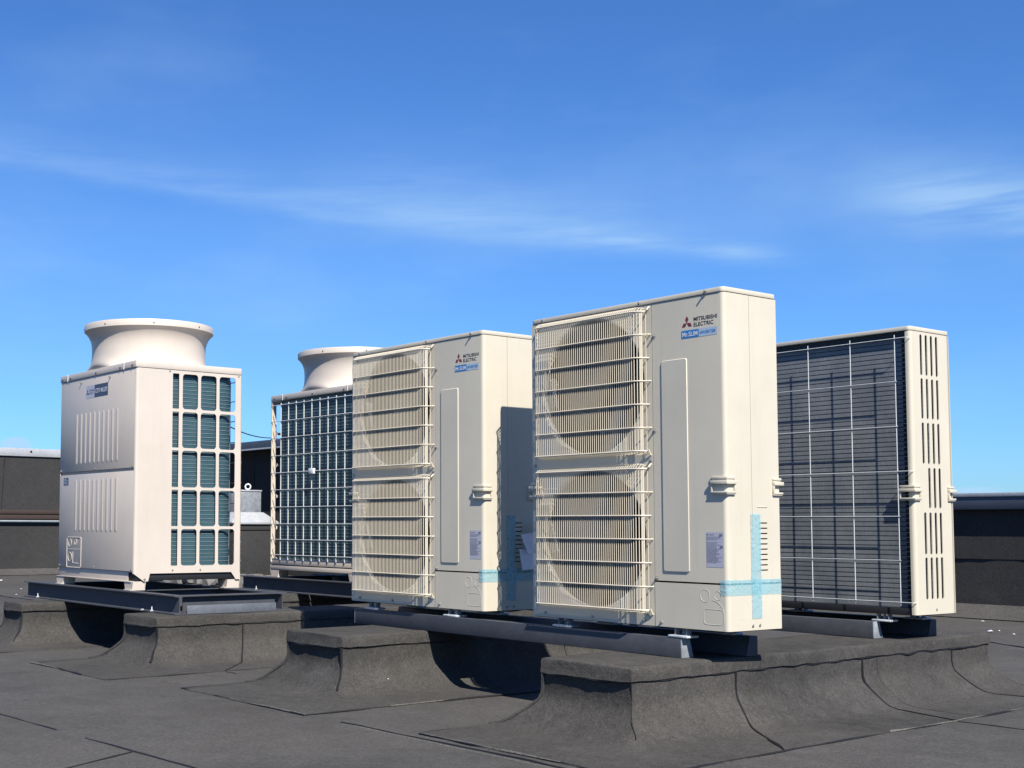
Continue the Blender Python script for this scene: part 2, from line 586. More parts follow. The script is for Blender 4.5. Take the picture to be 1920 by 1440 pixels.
def emblem(name, m, parent, cx, cz, a, f):
    """three rhombi meeting in one point"""
    mb = MB()
    for k in range(3):
        th = math.radians(90 + 120 * k)
        L = a * math.sqrt(3)
        p = [(0, 0), (a * math.cos(th - math.pi / 6), a * math.sin(th - math.pi / 6)), (L * math.cos(th), L * math.sin(th)), (a * math.cos(th + math.pi / 6), a * math.sin(th + math.pi / 6))]
        mb.add([f(cx + x, cz + z, 0.0) for x, z in p], [(0, 1, 2, 3)])
    return mb.build(name, m, parent, smooth=0)


def screw(parent, p, n, r=0.006, h=0.010, m=None):
    """hex screw standing out along n"""
    p, n = Vector(p), Vector(n).normalized()
    mb = MB()
    mb.tube([p - n * 0.002, p + n * 0.0015], r * 1.6, 10)
    mb.tube([p, p + n * h], r * 0.75, 6)
    return mb.build('screw', m or SCREW, parent)


# ------------------------------------------------------------------ setting: ground, roof
GZ = -0.39
g = MB()
g.add([(-6000, -6000, -9), (6000, -6000, -9), (6000, 6000, -9), (-6000, 6000, -9)], [(0, 1, 2, 3)])
struct(g.build('ground', TERRAIN, smooth=0))

roof = MB()
NX, NY = 150, 110
X0, X1, Y0r, Y1r = -20.0, 16.0, -14.0, 8.2
xs = [X0 + (X1 - X0) * i / NX for i in range(NX + 1)]
ys = [Y0r + (Y1r - Y0r) * i / NY for i in range(NY + 1)]


def roof_z(x, y):
    return GZ + 0.0032 * (noise.noise(Vector((x * 0.9, y * 0.9, 3.1)))) + 0.0015 * noise.noise(Vector((x * 3.1, y * 3.1, 8.0)))


vv = [(x, y, roof_z(x, y)) for y in ys for x in xs]
ff = []
for j in range(NY):
    for i in range(NX):
        a = j * (NX + 1) + i
        ff.append((a, a + 1, a + NX + 2, a + NX + 1))
nb = len(vv)
vv += [(X0, Y0r, -9), (X1, Y0r, -9), (X1, Y1r, -9), (X0, Y1r, -9)]
c0, c1, c2, c3 = 0, NX, (NY + 1) * (NX + 1) - 1, NY * (NX + 1)
ff += [(nb, nb + 1, c1, c0), (nb + 1, nb + 2, c2, c1), (nb + 2, nb + 3, c3, c2), (nb + 3, nb, c0, c3)]
roof.add(vv, ff)
ROOF = struct(roof.build('roof', FELT, smooth=30, weld=False))


def ribbon(mb, pts, w, lift=0.004, jit=0.35, step=0.03, ztop=None, gap=0.0, thick=0.003):
    """thin irregular bead laid along a polyline on a surface; pts are 3-D"""
    pts = [Vector(p) for p in pts]
    dense = [pts[0]]
    for a, b in zip(pts, pts[1:]):
        k = max(1, int((b - a).length / step))
        dense += [a.lerp(b, (i + 1) / k) for i in range(k)]
    sd_ = random.random() * 50
    run = []

    def flush(run):
        if len(run) > 2:
            mb.tube([p for p, _ in run], [r for _, r in run], 5)
    for i, p in enumerate(dense):
        nn = noise.noise(Vector((i * step * 7, sd_, 0)))
        n2 = noise.noise(Vector((i * step * 1.3, sd_ + 9, 4)))
        if gap and n2 < gap - 0.5:
            flush(run)
            run = []
            continue
        q = p + Vector((noise.noise(Vector((i * 0.21, sd_, 2))), noise.noise(Vector((i * 0.21, sd_, 5))), 0)) * 0.006
        run.append((q, max(0.0006, w * (1 + jit * 2.2 * nn))))
    flush(run)
    return mb


def roofseam(pts2, w=0.0032, gap=0.0, m=None, dz=0.0):
    mb = MB()
    P = []
    for (a, b) in zip(pts2, pts2[1:]):
        k = max(1, int(math.hypot(b[0] - a[0], b[1] - a[1]) / 0.1))
        P += [(a[0] + (b[0] - a[0]) * i / k, a[1] + (b[1] - a[1]) * i / k) for i in range(k)]
    P.append(pts2[-1])
    ribbon(mb, [(x, y, roof_z(x, y) + 0.001 + dz) for x, y in P], w, gap=gap)
    return mb.build('seam', m or BITUMEN, ROOF)
roofseam([(-7.0, -2.12), (-2.09, -2.08), (-1.25, -2.04), (-0.57, -2.0), (1.6, -1.96)], 0.0036, gap=0.12)
roofseam([(-0.96, -2.02), (-0.80, -2.35), (-0.35, -3.3)], 0.0030)
roofseam([(-1.10, -1.03), (-0.99, -1.02), (-0.58, -1.01), (-0.25, -1.0), (0.05, -1.0), (1.6, -0.98)], 0.0042)
roofseam([(-0.99, -1.045), (-0.25, -1.03), (0.9, -1.03)], 0.0026, gap=0.1, m=FRAYED)
roofseam([(-2.0, 5.0), (-1.58, 4.82), (-1.22, 4.6), (2.0, 3.1)], 0.006)
roofseam([(-0.22, 2.68), (0.9, 2.60), (3.0, 2.5)], 0.005)
roofseam([(-14, -0.6), (-9, -0.75), (-5.6, -0.9)], 0.006, gap=0.1)
roofseam([(-14, 1.2), (-9, 1.15), (-6.6, 1.1)], 0.007, gap=0.2)
roofseam([(1.0, -0.98), (0.92, 2.6)], 0.004)

# ------------------------------------------------------------------ felt kerbs
def offset_poly(P, d):
    n = len(P)
    if not isinstance(d, tuple):
        d = (d,) * n
    out = []
    for i in range(n):
        p0, p1, p2 = Vector(P[i - 1]), Vector(P[i]), Vector(P[(i + 1) % n])
        a, b = (p1 - p0).normalized(), (p2 - p1).normalized()
        na, nb_ = Vector((a.y, -a.x)), Vector((b.y, -b.x))
        da, db = d[i - 1], d[i]
        det = na.x * nb_.y - na.y * nb_.x
        k = Vector(((da * nb_.y - db * na.y) / det, (na.x * db - nb_.x * da) / det))
        out.append(p1 + k)
    return out


KT = -0.115
PROF = [(-0.030, KT + 0.0005), (-0.004, KT - 0.0010), (0.004, KT - 0.0035), (0.0075, KT - 0.010), (0.0080, KT - 0.034), (0.0088, KT - 0.054),
        (0.001, KT - 0.056), (0.0, KT - 0.080), (0.000, KT - 0.115), (0.003, KT - 0.140), (0.012, KT - 0.163), (0.034, KT - 0.188),
        (0.062, KT - 0.214), (0.092, KT - 0.241), (0.118, KT - 0.257), (0.160, KT - 0.2675), ('A', KT - 0.2700), ('B', KT - 0.277)]
APRON = (0.52, 0.45, 0.30, 0.165)


def ring_off(d, add=0.0):
    if d == 'A':
        return APRON
    if d == 'B':
        return tuple(x + 0.003 for x in APRON)
    return (d + add,) * 4

def prof_pt(P, side, t, d, z):
    """point on ring at outward offset d on a side at parameter t (0..1)"""
    Q = offset_poly(P, ring_off(d))
    a, b = Q[side], Q[(side + 1) % 4]
    q = a.lerp(b, t)
    return Vector((q.x, q.y, z))


def kerb(P, label, beads=(), apron_gap=0.12, seed=0):
    """P: top outline, counter-clockwise from front-left (front faces -Y)"""
    c = sum((Vector(p) for p in P), Vector((0, 0))) / 4
    root = empty('felt_kerb', (c.x, c.y, GZ), label, 'roof kerb', group='felt covered kerbs that carry the steelwork')
    inv = Vector((-c.x, -c.y, -GZ))
    N = []
    for i in range(4):
        L = (Vector(P[(i + 1) % 4]) - Vector(P[i])).length
        N.append(max(4, int(L / 0.045)))
    rings = []
    for ri, (d, z) in enumerate(PROF):
        Q = offset_poly(P, ring_off(d))
        ring = []
        for i in range(4):
            for k in range(N[i]):
                t = k / N[i]
                q = Q[i].lerp(Q[(i + 1) % 4], t)
                s_ = Vector((q.x * 5 + seed, q.y * 5, 0))
                e = min(t, 1 - t) * N[i]
                zz = z
                nrm = (Q[(i + 1) % 4] - Q[i]).normalized()
                nrm = Vector((nrm.y, -nrm.x))
                amp = 0.0
                if 3 <= ri <= 13:
                    amp = 0.005 * noise.noise(s_ * 0.7 + Vector((0, 0, ri * 0.35)))
                    if i == 0 and ri <= 6:
                        amp += 0.004 * noise.noise(s_ * 6)
                if ri in (5, 6):
                    zz += 0.006 * noise.noise(s_ * 2.2) + 0.003 * noise.noise(s_ * 7)
                    if i == 0:
                        amp += 0.008
                        zz -= 0.004
                if ri in (0, 1, 2):
                    zz += 0.0025 * noise.noise(s_ * 0.8)
                if ri in (15, 16):
                    zz += 0.002 * noise.noise(s_ * 1.5)
                if ri >= 16:
                    amp = 0.012 * noise.noise(s_ * 0.5)
                q = q + nrm * amp * min(1, e / 2 + 0.3)
                ring.append(Vector((q.x, q.y, zz)) + inv)
        rings.append(ring)
    mb = MB()
    n = len(rings[0])
    vs_ = [p for r in rings for p in r]
    fs = []
    for r in range(len(rings) - 1):
        for k in range(n):
            k2 = (k + 1) % n
            fs.append((r * n + k, (r + 1) * n + k, (r + 1) * n + k2, r * n + k2))
    mb.add(vs_, fs)
    # top: lofted between the two long sides
    top = MB()
    Q = offset_poly(P, -0.030)
    a, b = 8, 40
    tv = []
    for j in range(b + 1):
        l = Q[0].lerp(Q[3], j / b)
        r = Q[1].lerp(Q[2], j / b)
        for i in range(a + 1):
            q = l.lerp(r, i / a)
            e = min(i, a - i, j, b - j)
            tv.append(Vector((q.x, q.y, KT + 0.0005 + (0.0022 * noise.noise(Vector((q.x * 3, q.y * 3, 1))) if e > 0 else 0) - (0.001 if e > 0 else 0.0))) + inv)
    top.add(tv, [(j * (a + 1) + i, j * (a + 1) + i + 1, (j + 1) * (a + 1) + i + 1, (j + 1) * (a + 1) + i) for j in range(b) for i in range(a)])
    top.build('cap_sheet', FELT_K, root, smooth=40)
    mb.build('upstand', FELT_K, root, smooth=50)
    # bitumen bleed under the cap lip, its dark colour also deepening the lip's shadow line
    for i in range(4):
        lip = MB()
        m = N[i]
        o_ = sum(N[:i])
        pts = [rings[6][(o_ + k) % n].copy() for k in range(m + 1)]
        ribbon(lip, [p + Vector((0, 0, -0.002)) for p in pts], 0.0036 if i else 0.0052, step=0.02, jit=0.6)
        lip.build('lap_bead', BITUMEN, root)
    # corner beads
    for i in (0, 1):
        cb = MB()
        pts = [Vector((*offset_poly(P, d + 0.001)[i], z)) + inv for d, z in PROF[6:(16 if i == 0 else 14)]]
        ribbon(cb, pts, 0.0056 if i else 0.0095, step=0.014, jit=0.9 if i else 0.3)
        cb.build('corner_bead', BITUMEN if i else FELT_W, root)
    # vertical laps on the sides; each runs on over the apron
    for (side, t, run, w) in beads:
        vb = MB()
        dirn = Vector(P[(side + 1) % 4]) - Vector(P[side])
        nrm = Vector((dirn.y, -dirn.x)).normalized()
        pts = [prof_pt(P, side, t, d, z) + inv for d, z in [(d_ + 0.002, z_ + 0.001) for d_, z_ in PROF[6:16]]]
        last = prof_pt(P, side, t, 'A', PROF[16][1] + 0.002) + inv
        pts.append(last)
        ribbon(vb, pts, w, step=0.02, jit=0.5)
        if run > 0:
            e = Vector((nrm.x, nrm.y, 0))
            st = last + e * 0.01
            q = [st + e * run * k / 6 for k in range(7)]
            q = [Vector((p.x, p.y, roof_z(p.x + c.x, p.y + c.y) - GZ + 0.001)) for p in q]
            ribbon(vb, q, w * 0.8, step=0.03, jit=0.6, gap=0.25)
        vb.build('lap_bead', BITUMEN, root)
    # frayed edge of the apron on the roof
    for i in range(4):
        o_ = sum(N[:i])
        pts = [rings[16][(o_ + k) % n].copy() for k in range(N[i] + 1)]
        eb = MB()
        ribbon(eb, [p + Vector((0, 0, -0.0005)) for p in pts], 0.0026, step=0.03, jit=0.8, gap=apron_gap)
        eb.build('apron_bead', BITUMEN, root)
        eb = MB()
        ribbon(eb, [p + Vector((0, 0, 0.0012)) for p in pts], 0.0022, step=0.03, jit=0.9, gap=0.62)
        if eb.v:
            eb.build('frayed_edge', FRAYED, root)
    return root


kerb([(-0.56, -0.43), (-0.105, -0.43), (-0.215, 2.27), (-0.67, 2.27)], 'widest black felt kerb in front, under the rails below the outdoor unit with the blue tape cross',
     beads=((1, 0.235, 1.1, 0.0045), (1, 0.575, 0.75, 0.004), (1, 0.865, 0.6, 0.003), (1, 0.62, 0, 0.0001)), seed=1)
kerb([(-2.26, -0.53), (-1.80, -0.53), (-1.86, 2.45), (-2.32, 2.45)], 'black felt kerb with a bare front end, carrying the left end of the near steel rail', beads=((1, 0.50, 0.1, 0.004),), seed=5)
kerb([(-3.77, -0.69), (-3.37, -0.69), (-3.42, 2.75), (-3.82, 2.75)], 'black felt kerb under the right end of the near beam frame', beads=((1, 0.165, 0.1, 0.004),), seed=9)
kerb([(-5.33, -0.83), (-5.03, -0.83), (-5.08, 2.75), (-5.38, 2.75)], 'small black felt kerb at far left under the left end of the beam frame', beads=((1, 0.5, 0.1, 0.004),), seed=13)


# ------------------------------------------------------------------ steel rails
def rail(x0, x1, y0, flip, label, top=-0.036):
    """box rail with a sloping rear side; the end is closed by a plate"""
    root = empty('steel_rail', ((x0 + x1) / 2, y0 + 0.0375, KT), label, 'steel rail', group='steel rails under the side blowing outdoor units')
    cx, cy = (x0 + x1) / 2, y0 + 0.0375
    h = top - KT
    pr = [(0.0, 0.0005), (0.075, 0.0005), (0.050, h), (0.0, h)]
    if flip:
        pr = [(0.075 - a, b) for a, b in pr][::-1]
    pr = [(a - 0.0375, b) for a, b in pr]
    mb = MB()
    mb.prism(pr, x0 - cx, x1 - cx - 0.006, f=lambda a, b, c: (c, a, b))
    mb.build('rail_body', STEEL_D, root, bevel=0.0025)
    for xe in (x1 - cx - 0.0055, x0 - cx - 0.0065):
        e = MB()
        e.prism([(a * 0.98, b) for a, b in pr], xe, xe + 0.006, f=lambda a, b, c: (c, a, b))
        e.build('end_plate', STEEL_D if flip else STEEL, root, bevel=0.001)  # rear rails' end plates coloured dark to stand in for shade
    return root


rail(-2.41, -0.22, -0.012, False, 'long grey steel rail in front, under the two grilled outdoor units')
rail(-2.41, -0.125, 0.265, True, 'shaded rear steel rail behind the long front one, under the two grilled units')
rail(-2.47, -0.325, 1.468, False, 'grey steel rail with a pale bracket, under the unit with the dark coil back')
rail(-2.47, -0.250, 1.800, True, 'rear steel rail in shade at the foot of the unit with slotted side')


# ------------------------------------------------------------------ I-beam frames
def ibeam(parent, p0, p1, h=0.110, w=0.070, tf=0.0065, tw=0.006):
    p0, p1 = Vector(p0), Vector(p1)
    d = (p1 - p0)
    L = d.length
    d.normalize()
    n = Vector((-d.y, d.x, 0))
    pr = [(-w / 2, 0), (w / 2, 0), (w / 2, tf), (tw / 2, tf + 0.004), (tw / 2, h - tf - 0.004), (w / 2, h - tf), (w / 2, h), (-w / 2, h), (-w / 2, h - tf), (-tw / 2, h - tf - 0.004), (-tw / 2, tf + 0.004), (-w / 2, tf)]
    mb = MB()
    mb.prism(pr, 0, L, f=lambda a, b, c: p0 + d * c + n * a + Vector((0, 0, b)))
    return mb.build('i_beam', STEEL_D, parent)


def beam_frame(ox, oy, label):
    root = empty('beam_frame', (ox, oy, KT + 0.0005), label, 'beam frame', group='rectangular beam frames under the top blowing units')
    x0, x1, y0, y1 = -2.29, 0.0, 0.0, 0.705
    ibeam(root, (x0, y0, 0), (x1, y0, 0))
    ibeam(root, (x0, y1, 0), (x1 - 0.001, y1, 0))
    for xx in (x1 - 0.035, x0 + 0.30, -0.75):
        ibeam(root, (xx, y0 + 0.036, 0), (xx, y1 - 0.036, 0), h=0.1095)
    # added strip on the right side, its paler grey painting sun on the lower web
    mb = MB()
    mb.box(x1 + 0.001, x1 + 0.006, y0 + 0.045, y1 - 0.05, 0.001, 0.052)
    mb.build('lit_web_strip', LIT_WEB, root, bevel=0.001)
    for bx_ in (x0 + 0.24, x1 - 0.30):
        mb = MB()
        mb.tube([(bx_, y0 - 0.026, 0.004), (bx_, y0 - 0.026, 0.012)], 0.011, 6)
        mb.tube([(bx_, y0 - 0.026, 0.010), (bx_, y0 - 0.026, 0.034)], [0.005, 0.003], 6)
        mb.build('anchor_bolt', STEEL_L, root)
    for bx_ in (x1 - 0.42,):
        mb = MB()
        mb.tube([(bx_, y0 - 0.028, 0.004), (bx_, y0 - 0.028, 0.013)], 0.010, 6)
        mb.build('washer', STEEL_L, root)
    return root


beam_frame(-3.46, -0.50, 'dark steel beam frame at left, under the top blowing unit with the louvred front')
beam_frame(-3.61, 1.40, 'dark steel beam frame further back, under the top blowing unit with the wire grid')


# ------------------------------------------------------------------ side blowing outdoor unit (two fans)
W, D, H = 1.063, 0.328, 1.338
FRONT = lambda u, v, d: (u, -0.0012 + d, v)          # u right, v up, on the front face (outside is -y)


def heat_exchanger(name_row, parent, path, z0, z1, pitch, m_fin, m_tube, groove=0.004, outward=1, tr=0.0017, proud=0.0012):
    """fin block following a plan path; tube rows as shallow grooves, one band per row"""
    mb = MB()
    n = len(path)
    norms = []
    for i in range(n):
        a = Vector(path[max(0, i - 1)])
        b = Vector(path[min(n - 1, i + 1)])
        d = (b - a).normalized()
        norms.append(Vector((d.y, -d.x)) * outward)
    zs = []
    z = z0
    while z < z1 - 1e-6:
        zs += [(z, -groove), (z + pitch * 0.16, 0.0), (z + pitch * 0.84, 0.0)]
        z += pitch
    zs.append((z, -groove))
    vs_ = []
    for (zz, o) in zs:
        for p, nn in zip(path, norms):
            vs_.append((p[0] + nn.x * o, p[1] + nn.y * o, zz))
    fs = [(j * n + i, j * n + i + 1, (j + 1) * n + i + 1, (j + 1) * n + i) for j in range(len(zs) - 1) for i in range(n - 1)]
    mb.add(vs_, fs)
    # solid backing so that the block has its thickness
    vb = []
    for zz in (z0, z):
        for p, nn in zip(path, norms):
            vb.append((p[0] - nn.x * 0.03, p[1] - nn.y * 0.03, zz))
    mb.add(vb, [(i, i + 1, n + i + 1, n + i) for i in range(n - 1)])
    o = mb.build(name_row, m_fin, parent, smooth=0, weld=False)
    tb = MB()
    z = z0 + pitch
    while z < z1 - 1e-6:
        tb.tube([(p[0] + nn.x * proud, p[1] + nn.y * proud, z) for p, nn in zip(path, norms)], tr, 4)
        z += pitch
    t_ = tb.build('tube_rows', m_tube, o, smooth=40)
    t_['kind'] = 'stuff'
    return o


def grip(parent, sx, sy):
    """hand grip wrapping a vertical corner; sx/sy pick the corner"""
    X = (lambda a: -a) if sx > 0 else (lambda a: -W + a)
    Y = (lambda a: a) if sy < 0 else (lambda a: D - a)
    mb = MB()

    def L(o, z0, z1, lx=0.068, ly=0.046):
        poly = [(-o, -o), (lx, -o), (lx, 0.004), (0.004, 0.004), (0.004, ly), (-o, ly)]
        mb.prism([(X(a), Y(b)) for a, b in poly], z0, z1)
    L(0.007, 0.588, 0.598)
    L(0.0135, 0.568, 0.5825)
    L(0.004, 0.5825, 0.588)
    L(0.009, 0.528, 0.535)
    L(0.0115, 0.533, 0.541)
    mb.box(*sorted((X(0.061), X(0.068))), *sorted((Y(-0.010), Y(0.003))), 0.534, 0.569)
    mb.box(*sorted((X(-0.010), X(0.003))), *sorted((Y(0.040), Y(0.046))), 0.534, 0.569)
    return mb.build('hand_grip', CREAM, parent, bevel=0.002)


def fan_grille(parent, zb, zt):
    xl, xr = -1.022, -0.383
    zw = MB()
    dep = 0.045

    def plan(x):
        """front bulge profile: y at x"""
        a = min(1.0, (x - xl) / 0.03)
        b = min(1.0, (xr - x) / 0.055)
        t = min(a, math.sqrt(max(0.0, 1 - (1 - b) ** 2)))
        return -dep * max(0.10, t)
    x = xl + 0.006
    while x < xr - 0.001:
        y = plan(x)
        k = max(0.0, min(1.0, -y / dep))
        zw.tube([(x, -0.001, zt + 0.022 * k), (x, y * 0.55, zt + 0.020 * k), (x, y * 0.92, zt + 0.006), (x, y, zt - 0.008), (x, y, zb + 0.006), (x, y * 0.9, zb - 0.004), (x, -0.001, zb - 0.012 * k)], 0.0016, 4)
        x += 0.0117
    # the rounded right end has more wires, spaced by arc
    for k in range(5):
        b = 0.012 + 0.043 * (k / 5) ** 2
        x = xr - b + 0.004
        y = plan(x) - 0.001
        zw.tube([(x, y, zt), (x, y, zb)], 0.0019, 4)
    o = zw.build('guard_wires', WIRE, parent, smooth=0, weld=False)
    o['kind'] = 'stuff'
    # cross bars
    xs_ = [xl, xl + 0.008, xl + 0.02, xl + 0.03, xr - 0.055, xr - 0.045, xr - 0.034, xr - 0.022, xr - 0.012, xr - 0.004, xr + 0.004]
    for i in range(7):
        z = zb + (zt - zb) * i / 6
        long_ = i in (0, 6)
        ext = 0.010 if i in (1, 3, 5) else 0.0
        path = [(q, plan(min(q, xr)) - 0.0035, z) for q in xs_[:-1]]
        path = [(xl - 0.001, 0.001, z)] + path
        path.append((xr + 0.003 + ext, -0.010, z))
        if long_:
            path.append((xr + 0.012, -0.016, z + 0.006))
            path.append((xr + 0.012, -0.004, z + (0.018 if i else -0.016)))
            path.append((xr + 0.012, 0.001, z + (0.018 if i else -0.016)))
        else:
            path.append((xr + 0.006 + ext, 0.001, z))
        mb = MB()
        mb.tube(path, 0.0030 if not long_ else 0.0037, 6)
        mb.build('guard_bar', WIRE, parent)


def rounded_L(x0, yb, o=0.0, t=0.004, r=0.018):
    """plan of a sheet that covers the front from x0 and wraps the right side back to yb"""
    outer = [(x0, -o)] + arc(-r + o, r - o, r, -90, 0, 6) + [(o, yb)]
    inner = [(o - t, yb)] + [(p[0], p[1]) for p in arc(-r + o, r - o, r - t, 0, -90, 6)] + [(x0, t - o)]
    return outer + inner


def make_side_blower(label, loc, rz=0.0, dressed=True):
    R = empty('outdoor_unit', loc, label, 'outdoor unit', rz, 'side blowing outdoor units on the steel rails')
    # lid
    mb = MB()
    mb.prism(rrect(-W - 0.002, 0.002, -0.003, D + 0.002, 0.020, 5), 1.319, H)
    lid = mb.build('lid', CREAM, R, bevel=0.0018)
    for x in (-0.082, -0.42, -0.987):
        screw(lid, (x, -0.003, 1.327), (0.15, -1, 0.25), 0.0055, 0.013)
    # base pan
    mb = MB()
    mb.box(-W + 0.006, -0.006, 0.006, D - 0.006, 0.0, 0.032)
    mb.build('base_pan', DARKM, R, bevel=0.002)
    # front panel with the two round mouths
    mb = MB()
    us = [-W + 0.0005, -1.01, -0.39, -0.362]
    vs_ = [0.003, 0.045, 0.660, 0.692, 1.307, 1.3165]
    holes = {(1, 1): (-0.70 - 0.300, -0.70 + 0.300, 0.3525 - 0.300, 0.3525 + 0.300, 0.300), (1, 3): (-0.70 - 0.300, -0.70 + 0.300, 1.0 - 0.300, 1.0 + 0.300, 0.300)}
    panel(mb, us, vs_, holes, lambda u, v, d: (u, d, v), 0.003, k=12)
    fp = mb.build('fan_panel', CREAM, R)
    for p in ((-0.985, 0.023), (-0.703, 0.022), (-0.415, 0.024), (-0.393, 0.048), (-0.372, 0.675), (-1.04, 0.676)):
        screw(fp, (p[0], 0, p[1]), (0.1, -1, 0.1), 0.005, 0.009)
    for cz in (0.3525, 1.0):
        mb = MB()
        prof = [(0.3005, 0.001), (0.2970, 0.0015), (0.2925, 0.004), (0.2895, 0.010), (0.2885, 0.024)]
        mb.lathe(prof, 56, lambda a, b, h, cz=cz: (-0.70 + a, h, cz + b))
        mb.build('bell_mouth', CREAM, R, smooth=60)
        mb = MB()
        mb.lathe([(0.2890, 0.024), (0.2860, 0.030), (0.2860, 0.125)], 56, lambda a, b, h, cz=cz: (-0.70 + a, h, cz + b))
        mb.build('fan_shroud', DARKM, R, smooth=60)
        # propeller fan: hub and three swept blades
        mb = MB()
        mb.lathe([(0.0, 0.045), (0.05, 0.047), (0.072, 0.055), (0.075, 0.13), (0.0, 0.13)], 24, lambda a, b, h, cz=cz: (-0.70 + a, h, cz + b))
        for k in range(3):
            a0 = math.radians(120 * k + 20)
            vs2, fs2 = [], []
            NR, NA = 7, 7
            for i in range(NR + 1):
                r = 0.07 + 0.192 * i / NR
                sweep = 0.35 * (i / NR) ** 1.5
                for j in range(NA + 1):
                    an = a0 + sweep + math.radians(78) * j / NA * (0.7 + 0.3 * i / NR)
                    yv = 0.055 + 0.055 * j / NA
                    vs2.append((-0.70 + r * math.cos(an), yv, cz + r * math.sin(an)))
            for i in range(NR):
                for j in range(NA):
                    q = i * (NA + 1) + j
                    fs2.append((q, q + 1, q + NA + 2, q + NA + 1))
            mb.add(vs2, fs2)
        mb.build('fan', FAN, R, smooth=50)
        mb = MB()
        mb.box(-0.76, -0.64, 0.14, 0.24, cz - 0.06, cz + 0.06)
        mb.box(-0.735, -0.725, 0.24, 0.262, cz - 0.32, cz + 0.31)
        mb.box(-0.675, -0.665, 0.24, 0.262, cz - 0.32, cz + 0.31)
        mb.build('motor', DARKM, R, bevel=0.004)
    for (a, b) in ((0.0645, 0.640), (0.712, 1.288)):
        fan_grille(R, a, b)
    # partition inside
    mb = MB()
    mb.box(-0.358, -0.350, 0.006, D - 0.100, 0.034, 1.315)
    mb.build('partition', DARKM, R)
    # service panel, lower cover, rear corner panel
    mb = MB()
    mb.prism(rounded_L(-0.3585, 0.1535), 0.1865, 1.3165)
    sp = mb.build('service_panel', CREAM, R, smooth=40)
    mb = MB()
    pl = [rrect(-0.311, -0.180, 0.2235, 1.0755, 0.008, 3), rrect(-0.3085, -0.1825, 0.226, 1.073, 0.008, 3)]
    n = len(pl[0])
    mb.add([(a, -0.0005, b) for a, b in pl[0]] + [(a, -0.0042, b) for a, b in pl[1]], [(i, (i + 1) % n, n + (i + 1) % n, n + i) for i in range(n)] + [tuple(range(n, 2 * n))])
    mb.build('pressed_field', CREAM, sp, smooth=20)
    for p in ((-0.348, 0.196), (-0.348, 1.182), (-0.350, 0.794)):
        screw(sp, (p[0], 0, p[1]), (0.1, -1, 0.1), 0.0055, 0.013)
    mb = MB()
    mb.prism(rounded_L(-0.3585, 0.326, o=0.0012, t=0.006), 0.003, 0.1795)
    lc = mb.build('lower_cover', CREAM, R, smooth=40)
    screw(lc, (-0.326, 0, 0.021), (0.1, -1, 0.1), 0.0055, 0.012)
    for p in ((0.144, 0.020), (0.187, 0.021)):
        screw(lc, (0, p[0], p[1]), (1, -0.1, 0.1), 0.005, 0.006)
    # knock-outs pressed into the lower cover
    def ring(path, r=0.0018):
        mbk = MB()
        mbk.tube(path, r, 5, closed=True)
        return mbk.build('knockout', CREAM, lc)
    ring([(-0.109 + 0.0225 * math.cos(a), -0.0004, 0.136 + 0.025 * math.sin(a)) for a in [k * math.pi / 10 for k in range(20)]])
    ring([(-0.048 + 0.016 * math.cos(a), -0.0004, 0.138 + 0.018 * math.sin(a)) for a in [k * math.pi / 8 for k in range(16)]])
    ring([(a, -0.0004, b) for a, b in rrect(-0.116, -0.022, 0.026, 0.084, 0.014, 4)])
    mbk = MB()
    mbk.tube([(a, -0.0004, b) for a, b in arc(-0.076, 0.062, 0.058, 88, 0, 10)] + [(-0.018, -0.0004, 0.008)], 0.0018, 5)
    mbk.build('knockout', CREAM, lc)
    ring([(0.0003, a, b) for a, b in rrect(0.047, 0.105, 0.026, 0.044, 0.008, 3)], 0.0012)
    mbk = MB()
    mbk.tube([(0.0003, a, b) for a, b in arc(0.075, 0.075, 0.052, 90, 10, 8)], 0.0012, 5)
    mbk.build('knockout', CREAM, lc)
    mb = MB()
    us = [0.1555, 0.190, 0.254, 0.326]
    zz = [0.1865] + [0.2245 + 0.0205 * k for k in range(11)] + [1.3165]
    holes = {(1, k + 1): (0.195, 0.2485, 0.2245 + 0.0205 * k + 0.0075, 0.2245 + 0.0205 * k + 0.0125, 0.0024) for k in range(10)}
    panel(mb, us, zz, holes, lambda u, v, d: (-d, u, v), 0.003, k=3)
    rp = mb.build('rear_corner_panel', CREAM, R)
    mb = MB()
    mb.box(-0.155, -0.004, D - 0.004, D - 0.0005, 0.1765, 1.3165)
    mb.build('back_plate', CREAM, R)
    mb = MB()
    mb.box(0.0002, 0.0022, 0.186, 0.248, 0.4805, 0.4835)
    mb.build('pressed_rib', CREAM, rp, bevel=0.0008)
    # left side panel with rows of slots, wrapping a little round both corners
    mb = MB()
    cs = [0.108, 0.151, 0.195, 0.239]
    us = [0.0185, 0.0865, 0.1295, 0.173, 0.217, 0.2605, D - 0.0185]
    rows = [(0.071, 0.266), (0.278, 0.474), (0.492, 0.682), (0.698, 0.892), (0.908, 1.099), (1.112, 1.305)]
    vs_ = [0.003]
    for i, (a, b) in enumerate(rows):
        vs_.append(0.060 if i == 0 else (rows[i - 1][1] + a) / 2)
    vs_.append(1.3115)
    vs_.append(1.3165)
    holes = {}
    for i, (a, b) in enumerate(rows):
        for k in range(4):
            if i == 2 and k == 3:
                continue
            holes[(k + 1, i + 1)] = (cs[k] - 0.0095, cs[k] + 0.0095, a, b, 0.0094)
    panel(mb, us, vs_, holes, lambda u, v, d: (-W + d, u, v), 0.004, k=4)
